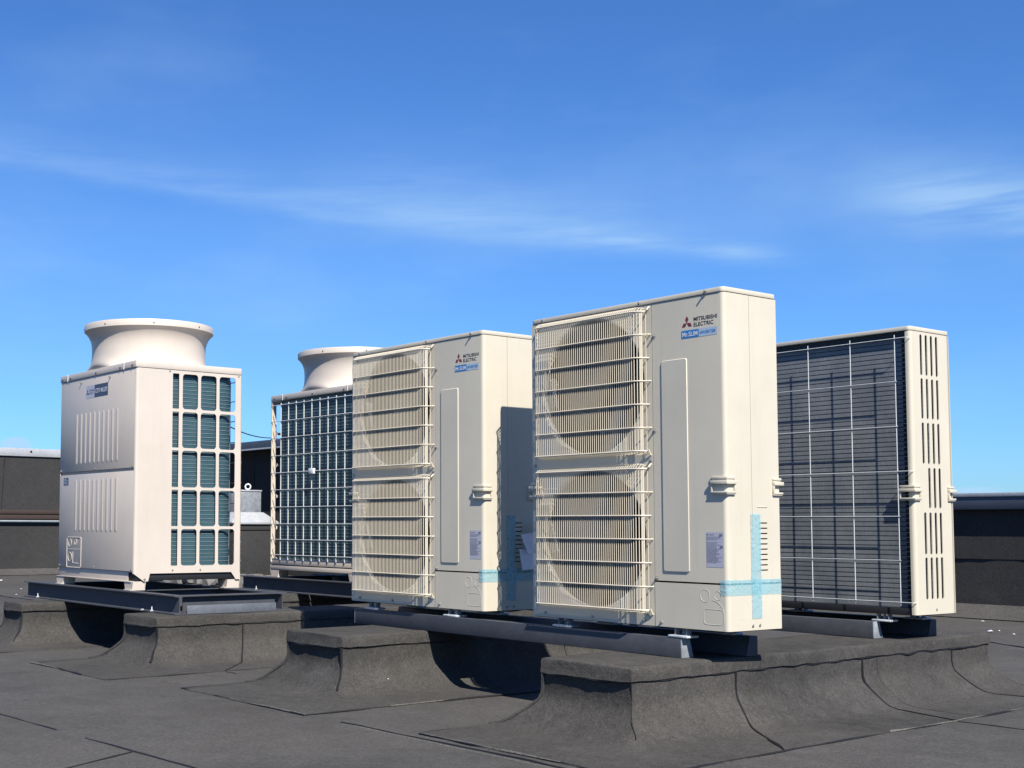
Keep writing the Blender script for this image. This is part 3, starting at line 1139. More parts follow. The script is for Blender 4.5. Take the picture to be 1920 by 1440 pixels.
    for (yy, sgn) in ((0.0185, -1), (D - 0.0185, 1)):
        a0, a1 = (180, 270) if sgn < 0 else (180, 90)
        outer = arc(-W + 0.018, yy - sgn * 0.0005 + (0.0 if sgn < 0 else 0.0), 0.018, a0, a1, 6)
        inner = arc(-W + 0.018, yy - sgn * 0.0005, 0.014, a1, a0, 6)
        if sgn > 0:
            outer = outer + [(-W + 0.026, outer[-1][1])]
            inner = [(-W + 0.026, inner[0][1])] + inner
        mb.prism(outer + inner, 0.003, 1.3165)
    sdp = mb.build('slotted_side_panel', CREAM, R, smooth=40)
    for p in ((0.235, 0.024),):
        screw(sdp, (-W, p[0] - 0.07, p[1]), (-1, 0, 0), 0.004, 0.004)
    # heat exchanger: back and left side
    path = [(-0.165, D - 0.024), (-0.9, D - 0.024), (-W + 0.056, D - 0.024), (-W + 0.0555, D - 0.028), (-W + 0.055, 0.02)]
    heat_exchanger('heat_exchanger', R, path, 0.034, 1.300, 0.0220, COIL, TUBE_D, outward=1, tr=0.0024, groove=0.0004, proud=-0.0017)
    # hairpin ends, seen between coil and corner
    hp = MB()
    z = 0.05
    while z < 1.29:
        hp.tube([(-W + 0.012, D - 0.016, z), (-W + 0.050, D - 0.014, z)], 0.0022, 5)
        z += 0.022
    h_ = hp.build('hairpin_bends', STEEL, R)
    h_['kind'] = 'stuff'
    mb = MB()
    mb.box(-W + 0.006, -W + 0.0545, D - 0.026, D - 0.020, 0.034, 1.30)
    mb.build('coil_end_plate', BLACK, R)
    mb = MB()
    mb.box(-W + 0.028, -0.155, D - 0.050, D - 0.012, 1.288, 1.3165)
    mb.build('back_header', DARKM, R)
    # wire guard over the coil
    gy = D + 0.020
    for x in (-W + 0.066, -W + 0.296, -W + 0.527, -W + 0.757):
        mb = MB()
        mb.tube([(x, gy, 0.045), (x, gy, 1.300)], 0.0021, 6)
        mb.build('guard_wire', GUARD_W, R)
    for i, z in enumerate((0.060, 0.252, 0.455, 0.663, 0.872, 1.082, 1.283)):
        e = 0.006 if i in (0, 3, 6) else 0.058
        pth = [(-W + e, gy + 0.003, z), (-0.17, gy + 0.003, z)]
        if i in (0, 3, 6):
            pth = [(-W + e - 0.004, D - 0.004, z)] + pth
        mb = MB()
        mb.tube(pth, 0.0020, 6)
        mb.build('guard_wire', GUARD_W, R)
    for sx in (1, -1):
        for sy in (-1, 1):
            grip(R, sx, sy)
    # feet
    for x in (-0.885, -0.238):
        for s_ in (0, 1):
            ya, yb = (-0.014, 0.058) if s_ == 0 else (0.268, 0.335)
            mb = MB()
            mb.box(x - 0.048, x + 0.048, ya, yb, -0.0355, -0.026)
            ft = mb.build('foot', STEEL_L, R, bevel=0.003)
            mb = MB()
            ym = 0.028 if s_ == 0 else 0.30
            mb.box(x - 0.03, x - 0.026, ya + 0.02, ya + 0.050, -0.026, 0.002)
            mb.box(x + 0.026, x + 0.030, ya + 0.02, ya + 0.050, -0.026, 0.002)
            mb.tube([(x, ym, -0.0265), (x, ym, -0.012)], 0.009, 6)
            mb.tube([(x, ym, -0.0265), (x, ym, 0.002)], 0.0045, 6)
            mb.build('foot_bolt', STEEL, ft)
    # print on the front: emblem, name, model plates, rating label
    P = lambda u, v, d: (u, -0.0006 - d, v)
    emblem('emblem', RED, R, -0.178, 1.2145, 0.0168, P)
    lettering('MITSUBISHI', 'lettering', INK, R, -0.144, -0.031, 1.2185, 1.2345, P, bold=0.012)
    lettering('ELECTRIC', 'lettering', INK, R, -0.144, -0.048, 1.1965, 1.2125, P, bold=0.012)
    mb = MB()
    mb.add([P(-0.2065, 1.1535, 0), P(-0.1205, 1.1535, 0), P(-0.1205, 1.1855, 0), P(-0.2065, 1.1855, 0)], [(0, 1, 2, 3)])
    st = mb.build('blue_sticker', BLUE, R, smooth=0)
    P2 = lambda u, v, d: (u, -0.0014, v)
    lettering('Mr.SLIM', 'lettering', WHITE, st, -0.2015, -0.1255, 1.160, 1.1785, P2, bold=0.02)
    mb = MB()
    mb.add([P(-0.1200, 1.1535, 0), P(-0.032, 1.1535, 0), P(-0.032, 1.1855, 0), P(-0.1200, 1.1855, 0)], [(0, 1, 2, 3)])
    st = mb.build('pale_sticker', PALEB, R, smooth=0)
    lettering('INVERTER', 'lettering', BLUE, st, -0.1145, -0.0385, 1.164, 1.1755, P2, bold=0.01, shear=0.25)
    mb = MB()
    mb.add([P(-0.099, 0.247, 0), P(-0.0175, 0.247, 0), P(-0.0175, 0.383, 0), P(-0.099, 0.383, 0)], [(0, 1, 2, 3)])
    st = mb.build('rating_label', LILAC, R, smooth=0)
    emblem('emblem', INK, st, -0.0925, 0.3735, 0.0026, P2)
    lettering('MITSUBISHI ELECTRIC', 'lettering', INK, st, -0.086, -0.060, 0.3715, 0.3755, P2)
    mb = MB()
    rr = random.Random(3)
    z = 0.364
    while z > 0.262:
        x = -0.096
        end = -0.022 - rr.random() * 0.03
        while x < end:
            w_ = 0.003 + rr.random() * 0.010
            if not (0.345 < z < 0.35):
                mb.add([P2(x, z, 0), P2(min(x + w_, end), z, 0), P2(min(x + w_, end), z + 0.0016, 0), P2(x, z + 0.0016, 0)], [(0, 1, 2, 3)])
            x += w_ + 0.002
        z -= 0.0052 if z > 0.32 else 0.0040
    mb.add([P2(-0.036, 0.368, 0), P2(-0.022, 0.368, 0), P2(-0.022, 0.376, 0), P2(-0.036, 0.376, 0)], [(0, 1, 2, 3)])
    mb.add([P2(-0.034, 0.322, 0), P2(-0.020, 0.322, 0), P2(-0.020, 0.331, 0), P2(-0.034, 0.331, 0)], [(0, 1, 2, 3)])
    mb.build('small_print', INKG, st, smooth=0, weld=False)
    return R


def add_tape(R):
    """two strips of clear blue tape left on the corner: one level, one upright"""
    o = 0.0026
    mb = MB()
    pl = [(-0.034, -o)] + arc(-0.018 + o, 0.018 - o, 0.018, -90, 0, 6) + [(o, 0.10), (o, 0.20), (o, D - 0.002)]
    n = len(pl)
    za = [0.1395 + 0.002 * noise.noise(Vector((i * 1.3, 0, 0))) for i in range(n)]
    zb = [0.2005 + 0.003 * noise.noise(Vector((i * 1.3, 4, 0))) for i in range(n)]
    mb.add([(p[0], p[1], z) for p, z in zip(pl, za)] + [(p[0], p[1], z) for p, z in zip(pl, zb)], [(i, i + 1, n + i + 1, n + i) for i in range(n - 1)])
    mb.build('blue_tape', TAPE, R, smooth=30)
    mb = MB()
    vs_ = []
    K = 14
    for i in range(K + 1):
        z = 0.048 + (0.456 - 0.048) * i / K
        a = 0.140 + 0.0015 * noise.noise(Vector((i, 3, 3)))
        e = 0.0008 * noise.noise(Vector((i * 0.9, 7, 1)))
        vs_ += [(0.0040 + e, a, z), (0.0040 - e, a + 0.062, z)]
    mb.add(vs_, [(2 * i, 2 * i + 1, 2 * i + 3, 2 * i + 2) for i in range(K)])
    mb.build('blue_tape', TAPE, R, smooth=30)


UA = make_side_blower('tall cream outdoor unit in front, lit side crossed by bright blue tape', (0, 0, 0))
add_tape(UA)
UB = copy_tree(UA)
UB.location = (-1.399, 0.004, 0)
UB['label'] = 'cream outdoor unit in the middle, its side half shaded with papers hanging beside it'
UC = copy_tree(UA)
for ch in list(UC.children):
    if ch.name.startswith('blue_tape'):
        bpy.data.objects.remove(ch)
UC.location = (-0.126 - W, 1.502 + D, 0)
UC.rotation_euler = (0, 0, math.pi)
UC['label'] = 'cream outdoor unit at right with slotted side, turned to show its dark coil behind wire'


# ------------------------------------------------------------------ top blowing units
VW, VD = 1.18, 0.767


def make_top_blower(label, loc, rz=0.0):
    R = empty('top_blowing_unit', loc, label, 'outdoor unit', rz, 'top blowing units with round fan mouths')
    # lid with folded rim
    mb = MB()
    mb.prism(rrect(-VW - 0.004, 0.004, -0.005, VD + 0.004, 0.012, 4), 1.399, 1.441)
    lid = mb.build('lid', CREAM_W, R, bevel=0.0018)
    for y, ny in ((-0.005, -1), (VD + 0.004, 1)):
        for x in (-VW + 0.13, -0.17):
            mb = MB()
            mb.box(x - 0.003, x + 0.003, min(y, y + ny * 0.0025), max(y, y + ny * 0.0025), 1.396, 1.444)
            mb.build('rim_joint', WHITE, lid)
        for x in (-VW + 0.045, -VW + 0.175, -VW / 2, -0.225, -0.05):
            screw(lid, (x, y, 1.412), (0.1, ny, 0), 0.0045, 0.006, DARKM)
    # fan mouth
    cx, cy = -VW / 2, VD / 2
    mb = MB()
    prof = [(0.362, 1.46), (0.368, 1.60), (0.385, 1.655), (0.418, 1.70), (0.424, 1.748), (0.433, 1.748), (0.436, 1.742), (0.436, 1.706), (0.425, 1.698), (0.407, 1.675), (0.394, 1.648), (0.386, 1.618), (0.383, 1.580), (0.383, 1.540), (0.386, 1.505), (0.393, 1.478), (0.408, 1.457), (0.432, 1.444), (0.438, 1.4405)]
    # the mouth is flattened front to back where it meets the lid
    def fb(a, b, h):
        k = 1.0
        if h < 1.48:
            s_ = (1.48 - h) / 0.04
            r = math.hypot(a, b)
            lim = VD / 2 - 0.008
            if abs(b) > lim:
                b = math.copysign(lim, b) * s_ + b * (1 - s_) if s_ <= 1 else math.copysign(lim, b)
        return (cx + a, cy + b, h)
    mb.lathe(prof, 72, fb)
    bell = mb.build('fan_mouth', CREAM_W, R, smooth=50)
    for k in range(8):
        a = math.radians(22 + 45 * k)
        screw(bell, (cx + 0.436 * math.cos(a), cy + 0.436 * math.sin(a), 1.722), (math.cos(a), math.sin(a), 0), 0.003, 0.004, DARKM)
    mb = MB()
    mb.lathe([(0.0, 1.60), (0.09, 1.60), (0.10, 1.59), (0.10, 1.50), (0, 1.50)], 20, lambda a, b, h: (cx + a, cy + b, h))
    for k in range(4):
        a0 = k * math.pi / 2
        pts = [(cx + r * math.cos(a0 + j * 0.5 + 0.3 * r), cy + r * math.sin(a0 + j * 0.5 + 0.3 * r), 1.52 + 0.06 * j) for r in (0.09, 0.22, 0.35) for j in (0, 1)]
        mb.add(pts, [(0, 1, 3, 2), (2, 3, 5, 4)])
    mb.build('fan', FAN, R, smooth=40)
    mb = MB()
    for r in (0.06, 0.13, 0.20, 0.27, 0.34):
        mb.tube([(cx + r * math.cos(q * math.pi / 12), cy + r * math.sin(q * math.pi / 12), 1.66) for q in range(24)], 0.0022, 4, closed=True)
    for q in range(6):
        a = q * math.pi / 3
        mb.tube([(cx + 0.06 * math.cos(a), cy + 0.06 * math.sin(a), 1.663), (cx + 0.385 * math.cos(a), cy + 0.385 * math.sin(a), 1.663)], 0.003, 5)
    mb.build('fan_guard', GUARD_W, R)
    # front panels with pressed ribs
    P = lambda u, v, d: (u, -0.0006 - d, v)
    for (z0, z1, r0, r1) in ((0.118, 0.7475, 0.360, 0.714), (0.767, 1.397, 0.812, 1.160)):
        mb = MB()
        mb.box(-VW + 0.013, -0.018, 0.0, 0.004, z0, z1)
        pn = mb.build('front_panel', CREAM_W, R, bevel=0.0015)
        for k in range(10):
            x = -0.893 + 0.0695 * k
            mb = MB()
            rs = [rrect(x - 0.018, x + 0.018, r0, r1, 0.017, 4), rrect(x - 0.005, x + 0.010, r0 + 0.012, r1 - 0.012, 0.007, 4)]
            n = len(rs[0])
            mb.add([(a, -0.0003, b) for a, b in rs[0]] + [(a, -0.0034, b) for a, b in rs[1]], [(i, (i + 1) % n, n + (i + 1) % n, n + i) for i in range(n)] + [tuple(range(n, 2 * n))])
            mb.build('pressed_rib', CREAM_W, pn, smooth=25)
        if z0 < 0.5:
            mb = MB()
            mb.tube([(a, -0.0003, b) for a, b in rrect(-1.025, -0.793, 0.120, 0.322, 0.010, 3)], 0.003, 5, closed=True)
            for (qx, qz, qr) in ((-0.975, 0.285, 0.026), (-0.88, 0.290, 0.018), (-0.975, 0.190, 0.030)):
                mb.tube([(qx + qr * math.cos(t_ * math.pi / 8), -0.0003, qz + qr * math.sin(t_ * math.pi / 8)) for t_ in range(16)], 0.0022, 5, closed=True)
            mb.tube([(-0.925, -0.0003, 0.225), (-0.925, -0.0003, 0.150), (-0.835, -0.0003, 0.148)], 0.0024, 5)
            mb.tube([(-1.02, -0.0003, 0.242), (-0.80, -0.0003, 0.242)], 0.0018, 5)
            mb.build('knockout_field', CREAM_W, pn)
            mb = MB()
            mb.add([P(-1.100, 0.678, 0), P(-1.020, 0.678, 0), P(-1.020, 0.730, 0), P(-1.100, 0.730, 0)], [(0, 1, 2, 3)])
            st = mb.build('warning_label', NAVY, pn, smooth=0)
            mb = MB()
            for i in range(4):
                mb.add([P(-1.092, 0.686 + i * 0.011, 0.001), P(-1.030 - 0.012 * (i % 2), 0.686 + i * 0.011, 0.001), P(-1.030 - 0.012 * (i % 2), 0.691 + i * 0.011, 0.001), P(-1.092, 0.691 + i * 0.011, 0.001)], [(0, 1, 2, 3)])
            mb.build('small_print', PALEB, st, smooth=0)
        else:
            mb = MB()
            mb.add([P(-0.750, 1.254, 0), P(-0.618, 1.254, 0), P(-0.618, 1.338, 0), P(-0.750, 1.338, 0)], [(0, 1, 2, 3)])
            st = mb.build('pale_sticker', LILAC, pn, smooth=0)
            P3 = lambda u, v, d: (u, -0.0016, v)
            emblem('emblem', NAVY, st, -0.727, 1.292, 0.014, P3)
            lettering('MITSUBISHI\nELECTRIC', 'lettering', NAVY, st, -0.700, -0.626, 1.280, 1.312, P3)
            mb = MB()
            mb.add([P(-0.6175, 1.254, 0), P(-0.411, 1.254, 0), P(-0.411, 1.338, 0), P(-0.6175, 1.338, 0)], [(0, 1, 2, 3)])
            st = mb.build('dark_sticker', NAVY, pn, smooth=0)
            lettering('CITY MULTI', 'lettering', WHITE, st, -0.603, -0.424, 1.281, 1.311, P3, bold=0.015)
        for x in (-VW + 0.03, -VW / 2, -0.04):
            screw(pn, (x, 0, z0 + 0.012), (0.1, -1, 0), 0.0045, 0.005)
    for x in (-0.83, -0.38):
        screw(R, (x, 0, 1.370), (0.15, -1, 0.1), 0.005, 0.013)
    # gap between the panels, skirt
    mb = MB()
    mb.box(-VW + 0.010, -0.012, 0.014, 0.018, 0.11, 1.399)
    mb.build('inner_frame', CREAM_W, R)
    mb = MB()
    mb.box(-VW + 0.02, -0.10, 0.010, 0.015, 0.058, 0.1165)
    mb.box(-VW - 0.002, -0.02, -0.010, 0.016, 0.052, 0.0575)
    mb.build('skirt', CREAM_W, R, bevel=0.001)
    mb = MB()
    mb.box(-VW + 0.012, -0.012, 0.018, VD - 0.012, 0.060, 0.100)
    mb.build('base_pan', DARKM, R, bevel=0.003)
    # side panels with rounded openings, five rows by four
    cols = [(0.257, 0.303, 0.004), (0.329, 0.441, 0.020), (0.462, 0.578, 0.020), (0.600, 0.721, 0.020)]
    rows = [(0.150, 0.383), (0.400, 0.632), (0.648, 0.883), (0.900, 1.131), (1.150, 1.376)]
    us = [0.018, 0.252, 0.316, 0.4515, 0.589, 0.728, VD]
    vs_ = [0.104, 0.142, 0.3915, 0.640, 0.8915, 1.1405, 1.382, 1.3975]
    holes = {}
    for i, (a, b, r) in enumerate(cols):
        for j, (c, d) in enumerate(rows):
            holes[(i + 1, j + 1)] = (a, b, c, d, r)
    for side in (1, -1):
        X = (lambda d: -d) if side > 0 else (lambda d: -VW + d)
        mb = MB()
        panel(mb, us, vs_, holes, lambda u, v, d: (X(d), u, v), 0.004, k=5)
        # front corner fold
        outer = arc(-0.018, 0.018, 0.018, -90, 0, 5)
        inner = arc(-0.018, 0.018, 0.014, 0, -90, 5)
        mb.prism([(X(-a), b) for a, b in outer + inner], 0.104, 1.3975)
        # rear fold
        mb.prism([(X(-a), b) for a, b in ((-0.020, VD), (0, VD), (0, VD - 0.004), (-0.020, VD - 0.004))], 0.104, 1.3975)
        # corner feet of the sheet
        for (ya, yb, yc, yd) in ((0.0, 0.112, 0.070, 0.100), (0.700, VD, 0.735, VD)):
            mb.prism([(ya, 0.104), (yb, 0.104), (yd, 0.056), (yc, 0.056)], 0, 0.004, f=lambda a, b, c: (X(c), a, b))
        mb.build('side_panel', CREAM_W, R, smooth=30)
        screw(R, (X(0), 0.075, 0.068), (side, 0, 0), 0.005, 0.005)
        for y in (0.235, 0.47, 0.745):
            screw(R, (X(0), y, 1.388 if y != 0.47 else 0.122), (side, 0, 0), 0.004, 0.004)
        screw(R, (X(0), 0.27, 0.122), (side, 0, 0), 0.004, 0.004)
    # rear upright posts and lower rail
    mb = MB()
    mb.box(-VW + 0.002, -0.002, VD - 0.010, VD - 0.001, 0.100, 0.148)
    mb.box(-VW + 0.002, -0.002, VD - 0.006, VD, 0.060, 0.092)
    mb.build('rear_rail', CREAM_W, R, bevel=0.001)
    # heat exchanger on the two sides and the back
    r = 0.10
    path = [(-0.030, 0.215), (-0.030, 0.64)] + arc(-0.030 - r, 0.64, r, 0, 90, 8) + [(-VW + 0.030 + r, 0.74)] + arc(-VW + 0.030 + r, 0.64, r, 90, 180, 8)[1:] + [(-VW + 0.030, 0.215)]
    heat_exchanger('heat_exchanger', R, path, 0.102, 1.390, 0.0250, COIL_T, TUBE, outward=1, tr=0.0024)
    mb = MB()
    mb.box(-VW + 0.03, -0.03, 0.20, 0.206, 0.10, 1.395)
    mb.build('inner_bulkhead', DARKM, R)
    # wire guard on the back
    gy = VD + 0.006
    for k in range(10):
        x = -0.155 - 0.1085 * k
        if x < -VW + 0.04:
            break
        mb = MB()
        mb.tube([(x, gy, 0.138), (x, gy, 1.374)], 0.0040, 6)
        mb.build('guard_wire', GUARD_W, R)
    for z in (0.178, 0.298, 0.420, 0.552, 0.688, 0.822, 0.958, 1.098, 1.231, 1.359):
        mb = MB()
        mb.tube([(-0.006, VD - 0.002, z), (-0.010, gy, z), (-0.035, gy + 0.004, z), (-VW + 0.035, gy + 0.004, z), (-VW + 0.010, gy, z), (-VW + 0.006, VD - 0.002, z)], 0.0032, 6)
        mb.build('guard_wire', GUARD_W, R)
    mb = MB()
    mb.box(-0.640, -0.575, gy, gy + 0.022, 0.800, 0.842)
    mb.build('guard_clip', WHITE, R, bevel=0.003)
    # corner posts beside the guard
    for x in (-0.030, -VW + 0.010):
        mb = MB()
        mb.tube([(x + 0.01, VD + 0.004, 0.12), (x + 0.01, VD + 0.004, 1.36)], 0.006, 6)
        mb.build('edge_wire', WIRE, R)
    # feet
    for x in (-VW + 0.055, -0.060):
        for (ya, yb) in ((-0.006, 0.085), (0.670, VD)):
            mb = MB()
            pr = [(x - 0.062, 0.056), (x + 0.062, 0.056), (x + 0.046, 0.0008), (x - 0.046, 0.0008)]
            mb.prism(pr, ya, ya + 0.004, f=lambda a, b, c: (a, c, b))
            mb.prism(pr, yb - 0.004, yb, f=lambda a, b, c: (a, c, b))
            mb.box(x + 0.045, x + 0.049, ya, yb, 0.0008, 0.056)
            mb.box(x - 0.049, x - 0.045, ya, yb, 0.0008, 0.056)
            mb.box(x - 0.046, x + 0.046, ya - 0.012, yb, 0.0008, 0.005)
            mb.build('foot', CREAM_W, R)
    return R


make_top = make_top_blower
UD = make_top('top blowing unit at left with ribbed grey front and sunlit side openings', (-4.11, -0.475, -0.0045))
UE = copy_tree(UD)
UE.location = (-5.53, 1.423 + VD, -0.0045)
UE.rotation_euler = (0, 0, math.pi)
UE['label'] = 'top blowing unit further back, its dark coil behind a white wire grid'
#UEX

# ------------------------------------------------------------------ walls round the roof
def seam_strip(parent, pts, w=0.006):
    mb = MB()
    ribbon(mb, pts, w, step=0.06, jit=0.5)
    return mb.build('felt_joint', BITUMEN, parent)


WX = -16.3
wl = empty('parapet_wall', (WX, 0, GZ), 'sunlit dark felt parapet wall with pale metal capping at far left', 'wall')
mb = MB()
mb.box(-0.40, 0.0, -14, 7.19, 0.84, 1.865)
mb.build('upper_wall', FELT_W, wl)
mb = MB()
mb.box(-0.40, -0.03, -14, 7.19, -0.02, 0.835)
mb.build('lower_wall', FELT_W, wl)
mb = MB()
mb.add([(-0.03, -14, 0.10), (-0.03, 7.19, 0.10), (0.14, 7.19, 0.008), (0.14, -14, 0.008)], [(0, 1, 2, 3)])
mb.build('cant_strip', FELT, wl)
mb = MB()
mb.box(-0.03, 0.035, -14, 7.1, 0.960, 1.020)
mb.box(-0.03, 0.020, -14, 7.1, 0.880, 0.955)
mb.build('brown_rail', BROWN, wl, bevel=0.004)
mb = MB()
mb.box(-0.03, 0.045, -14, 7.1, 0.845, 0.862)
mb.build('metal_bead', CAPMET, wl)
mb = MB()
mb.box(-0.42, 0.03, -14, 7.19, 1.868, 1.995)
cap = mb.build('capping', CAPMET, wl, bevel=0.006)
for k in range(12):
    y = 7.0 - 1.0 * k + 0.12
    screw(cap, (0.03, y - 0.4, 1.945), (1, 0, 0), 0.012, 0.012, DARKM)
for y in (3.28, 5.4, 1.2, -1.0):
    seam_strip(wl, [(0.004, y + 0.02, 1.86), (0.004, y, 1.45), (0.004, y - 0.02, 1.02)])

wm = empty('plant_room_wall', (-12, 7.2, GZ), 'shaded black wall with overhanging eave behind the top blowing units', 'wall')
mb = MB()
mb.box(-4.3, 3.4, 0.0, 0.9, -0.02, 2.03)
mb.build('wall_body', FELT_W, wm)
mb = MB()
mb.box(-4.36, 3.6, -0.30, 1.0, 2.032, 2.160)
mb.build('fascia', FASCIA, wm, bevel=0.004)
mb = MB()
mb.box(-4.36, 3.61, -0.312, -0.298, 2.018, 2.042)
mb.build('drip_edge', CAPMET, wm)
for x in (-3.2, -2.6, -1.0, 0.6, 2.2):
    seam_strip(wm, [(x, -0.004, 2.0), (x + 0.02, -0.004, 1.0), (x, -0.004, 0.02)])

wr = empty('low_parapet', (2, 7.2, GZ), 'low dark parapet with thin pale metal capping at far right', 'wall')
mb = MB()
mb.box(-10.55, 14, 0.0, 0.45, 0.525, 0.952)
mb.build('upper_wall', FELT_W, wr)
mb = MB()
mb.box(-10.55, 14, -0.008, 0.45, -0.02, 0.5215)
mb.build('lower_wall', FELT_W, wr)
mb = MB()
mb.add([(-10.5, -0.008, 0.12), (14, -0.008, 0.12), (14, -0.22, 0.008), (-10.5, -0.22, 0.008)], [(0, 1, 2, 3)])
mb.build('cant_strip', FELT, wr)
mb = MB()
mb.box(-10.55, 14, -0.075, 0.50, 0.955, 1.064)
mb.build('fascia', FASCIA, wr, bevel=0.003)
mb = MB()
mb.box(-10.56, 14, -0.086, 0.51, 1.066, 1.102)
mb.build('capping', CAPMET, wr, bevel=0.004)
seam_strip(wr, [(-10.5, -0.010, 0.523), (-5.1, -0.010, 0.521), (0, -0.010, 0.523), (14, -0.010, 0.522)], 0.008)

# ------------------------------------------------------------------ roof vent behind the left unit
vx, vy = -13.62, 6.02
vt = empty('roof_vent', (vx, vy, GZ), 'grey metal roof vent with ring on top, standing on a felt upstand', 'roof vent')
mb = MB()
mb.box(-0.36, 0.36, -0.36, 0.36, -0.01, 0.76)
mb.build('upstand', FELT_W, vt, bevel=0.02)
mb = MB()
mb.box(-0.375, 0.375, -0.375, 0.375, 0.72, 0.80)
mb.build('felt_collar', FELT_W, vt, bevel=0.01)
mb = MB()
b_, t_ = 0.405, 0.235
mb.add([(-b_, -b_, 0.81), (b_, -b_, 0.81), (b_, b_, 0.81), (-b_, b_, 0.81), (-b_, -b_, 0.845), (b_, -b_, 0.845), (b_, b_, 0.845), (-b_, b_, 0.845), (-t_, -t_, 0.99), (t_, -t_, 0.99), (t_, t_, 0.99), (-t_, t_, 0.99)],
       [(3, 2, 1, 0), (0, 1, 5, 4), (1, 2, 6, 5), (2, 3, 7, 6), (3, 0, 4, 7), (4, 5, 9, 8), (5, 6, 10, 9), (6, 7, 11, 10), (7, 4, 8, 11), (8, 9, 10, 11)])
mb.build('hood', CAPMET, vt, bevel=0.004)
mb = MB()
mb.box(-0.21, 0.21, -0.21, 0.21, 0.99, 1.31)
mb.build('vent_box', STEEL, vt, bevel=0.006)
mb = MB()
mb.box(-0.22, 0.22, -0.22, 0.22, 1.302, 1.325)
mb.build('vent_lid', CAPMET, vt, bevel=0.004)
mb = MB()
th0 = Vector((0.82, 0.57, 0))
mb.tube([Vector((0.12, 0.03, 1.375)) + (Vector((0.57, 0.82, 0)) * math.cos(a) + Vector((0, 0, 1)) * math.sin(a)) * 0.040 for a in [k * math.pi / 8 for k in range(16)]], 0.011, 6, closed=True)
mb.build('lifting_ring', WHITE, vt)

# rubble heap beside the vent
mb = MB()
rr = random.Random(11)
for k in range(70):
    x, y = rr.gauss(0, 0.55), rr.gauss(0, 0.35)
    s_ = rr.uniform(0.03, 0.11)
    c_ = Vector((x, y, s_ * 0.5 + 0.06 * math.exp(-(x * x + y * y) * 2)))
    pts = []
    for i in range(8):
        pts.append(c_ + Vector(((1 if i & 1 else -1) * s_ * rr.uniform(0.5, 1), (1 if i & 2 else -1) * s_ * rr.uniform(0.5, 1), (1 if i & 4 else -1) * s_ * rr.uniform(0.3, 0.6))))
    mb.add(pts, [(0, 2, 3, 1), (4, 5, 7, 6), (0, 1, 5, 4), (1, 3, 7, 5), (3, 2, 6, 7), (2, 0, 4, 6)])
rb = mb.build('rubble', RUBBLE, smooth=0)
rb.location = (-11.6, 4.6, GZ)
rb['kind'] = 'stuff'
rb['label'] = 'grey rubble and felt offcuts heaped on the roof near the vent'

# hanging cable between the two top blowing units
mb = MB()
a, b = Vector((-4.60, 0.33, 1.175)), Vector((-5.525, 1.415, 1.101))
pts = []
for i in range(21):
    t_ = i / 20
    p = a.lerp(b, t_)
    p.z -= 0.085 * 4 * t_ * (1 - t_) * 0.5
    pts.append(p)
mb.tube(pts, 0.0042, 6)
tag(mb.build('cable', CABLE), 'thin black cable sagging between the two top blowing units', 'cable')

# papers behind the middle unit's side
def sheet(name, pts, label, group=None, bend=0.012):
    """paper sheet from four corners, slightly curled"""
    P = [Vector(p) for p in pts]
    n = 8
    vs_ = []
    nrm = (P[1] - P[0]).cross(P[3] - P[0]).normalized()
    for j in range(n + 1):
        for i in range(n + 1):
            u, v = i / n, j / n
            q = P[0].lerp(P[1], u).lerp(P[3].lerp(P[2], u), v)
            q = q + nrm * (bend * math.sin(u * math.pi * 1.3) * (0.4 + v) + 0.004 * noise.noise(Vector((u * 4, v * 4, pts[0][1] * 9))))
            vs_.append(q)
    mb = MB()
    mb.add(vs_, [(j * (n + 1) + i, j * (n + 1) + i + 1, (j + 1) * (n + 1) + i + 1, (j + 1) * (n + 1) + i) for j in range(n) for i in range(n)])
    o = mb.build(name, PAPER, smooth=60)
    m = o.modifiers.new('thickness', 'SOLIDIFY')
    m.thickness = 0.0004
    tag(o, label, 'paper', group)
    return o


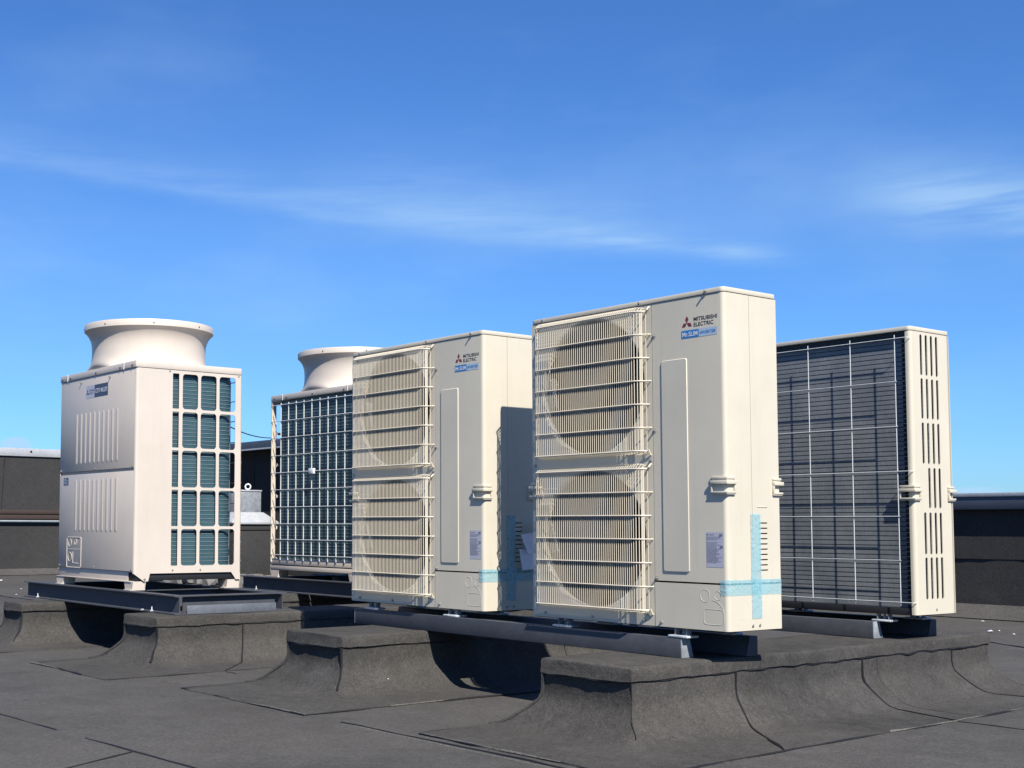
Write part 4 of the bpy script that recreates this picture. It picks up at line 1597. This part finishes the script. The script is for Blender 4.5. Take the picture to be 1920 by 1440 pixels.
sheet('paper_sheet', [(-1.355, 0.198, 0.362), (-1.345, 0.395, 0.388), (-1.350, 0.385, 0.262), (-1.358, 0.250, 0.270)], 'upper crumpled paper sheet hanging beside the middle outdoor unit', 'loose papers between the two units')
sheet('paper_sheet', [(-1.372, 0.203, 0.296), (-1.368, 0.375, 0.275), (-1.362, 0.380, 0.200), (-1.370, 0.222, 0.192)], 'lower paper sheet hanging under the crumpled one beside the middle unit', 'loose papers between the two units')
sheet('paper_sheet', [(-1.330, 0.275, 0.420), (-1.318, 0.370, 0.440), (-1.322, 0.365, 0.365), (-1.335, 0.262, 0.378)], 'small bright paper corner above the crumpled sheets', 'loose papers between the two units', bend=0.006)

# litter: little white scraps on the roof
LIT = []
rr = random.Random(5)


def scrap(x, y, s_, label):
    c_ = Vector((x, y, roof_z(x, y) + s_ * 0.3))
    pts = [Vector((math.cos(k * 1.05) * s_ * rr.uniform(0.6, 1.1), math.sin(k * 1.05) * s_ * rr.uniform(0.5, 1.1), rr.uniform(0, 0.35) * s_)) for k in range(6)]
    mb = MB()
    mb.add(pts + [Vector((0, 0, s_ * 0.6)), Vector((0, 0, -s_ * 0.2))], [(k, (k + 1) % 6, 6) for k in range(6)] + [((k + 1) % 6, k, 7) for k in range(6)])
    o = mb.build('white_scrap', WHITE, smooth=0)
    o.location = c_
    tag(o, label, 'litter', 'white scraps lying on the roof')
    return o
for i, (x, y, s_, l_) in enumerate([(-14.26, 2.51, 0.03, 'white scrap on the roof at far left edge under the pale capped wall'), (-11.99, 1.91, 0.016, 'small white scrap on the roof left of the beam frame'),
                                   (-10.87, 1.41, 0.013, 'tiny white scrap on the roof just left of the beam frame'), (-1.99, 5.63, 0.026, 'largest white scrap on the roof beyond the far end of the widest kerb'),
                                   (-2.62, 6.69, 0.016, 'white scrap nearest the low parapet at right'), (-2.03, 5.83, 0.011, 'slender white scrap on the roof beyond the widest kerb'), (-1.79, 5.58, 0.014, 'white scrap at the right edge beyond the widest kerb')]):
    scrap(x, y, s_, l_)
kk = scrap(-1.70, -0.30, 0.007, 'tiny white dot stuck on the flared side of the bare ended kerb')
kk.location = (-1.745, -0.30, -0.327)
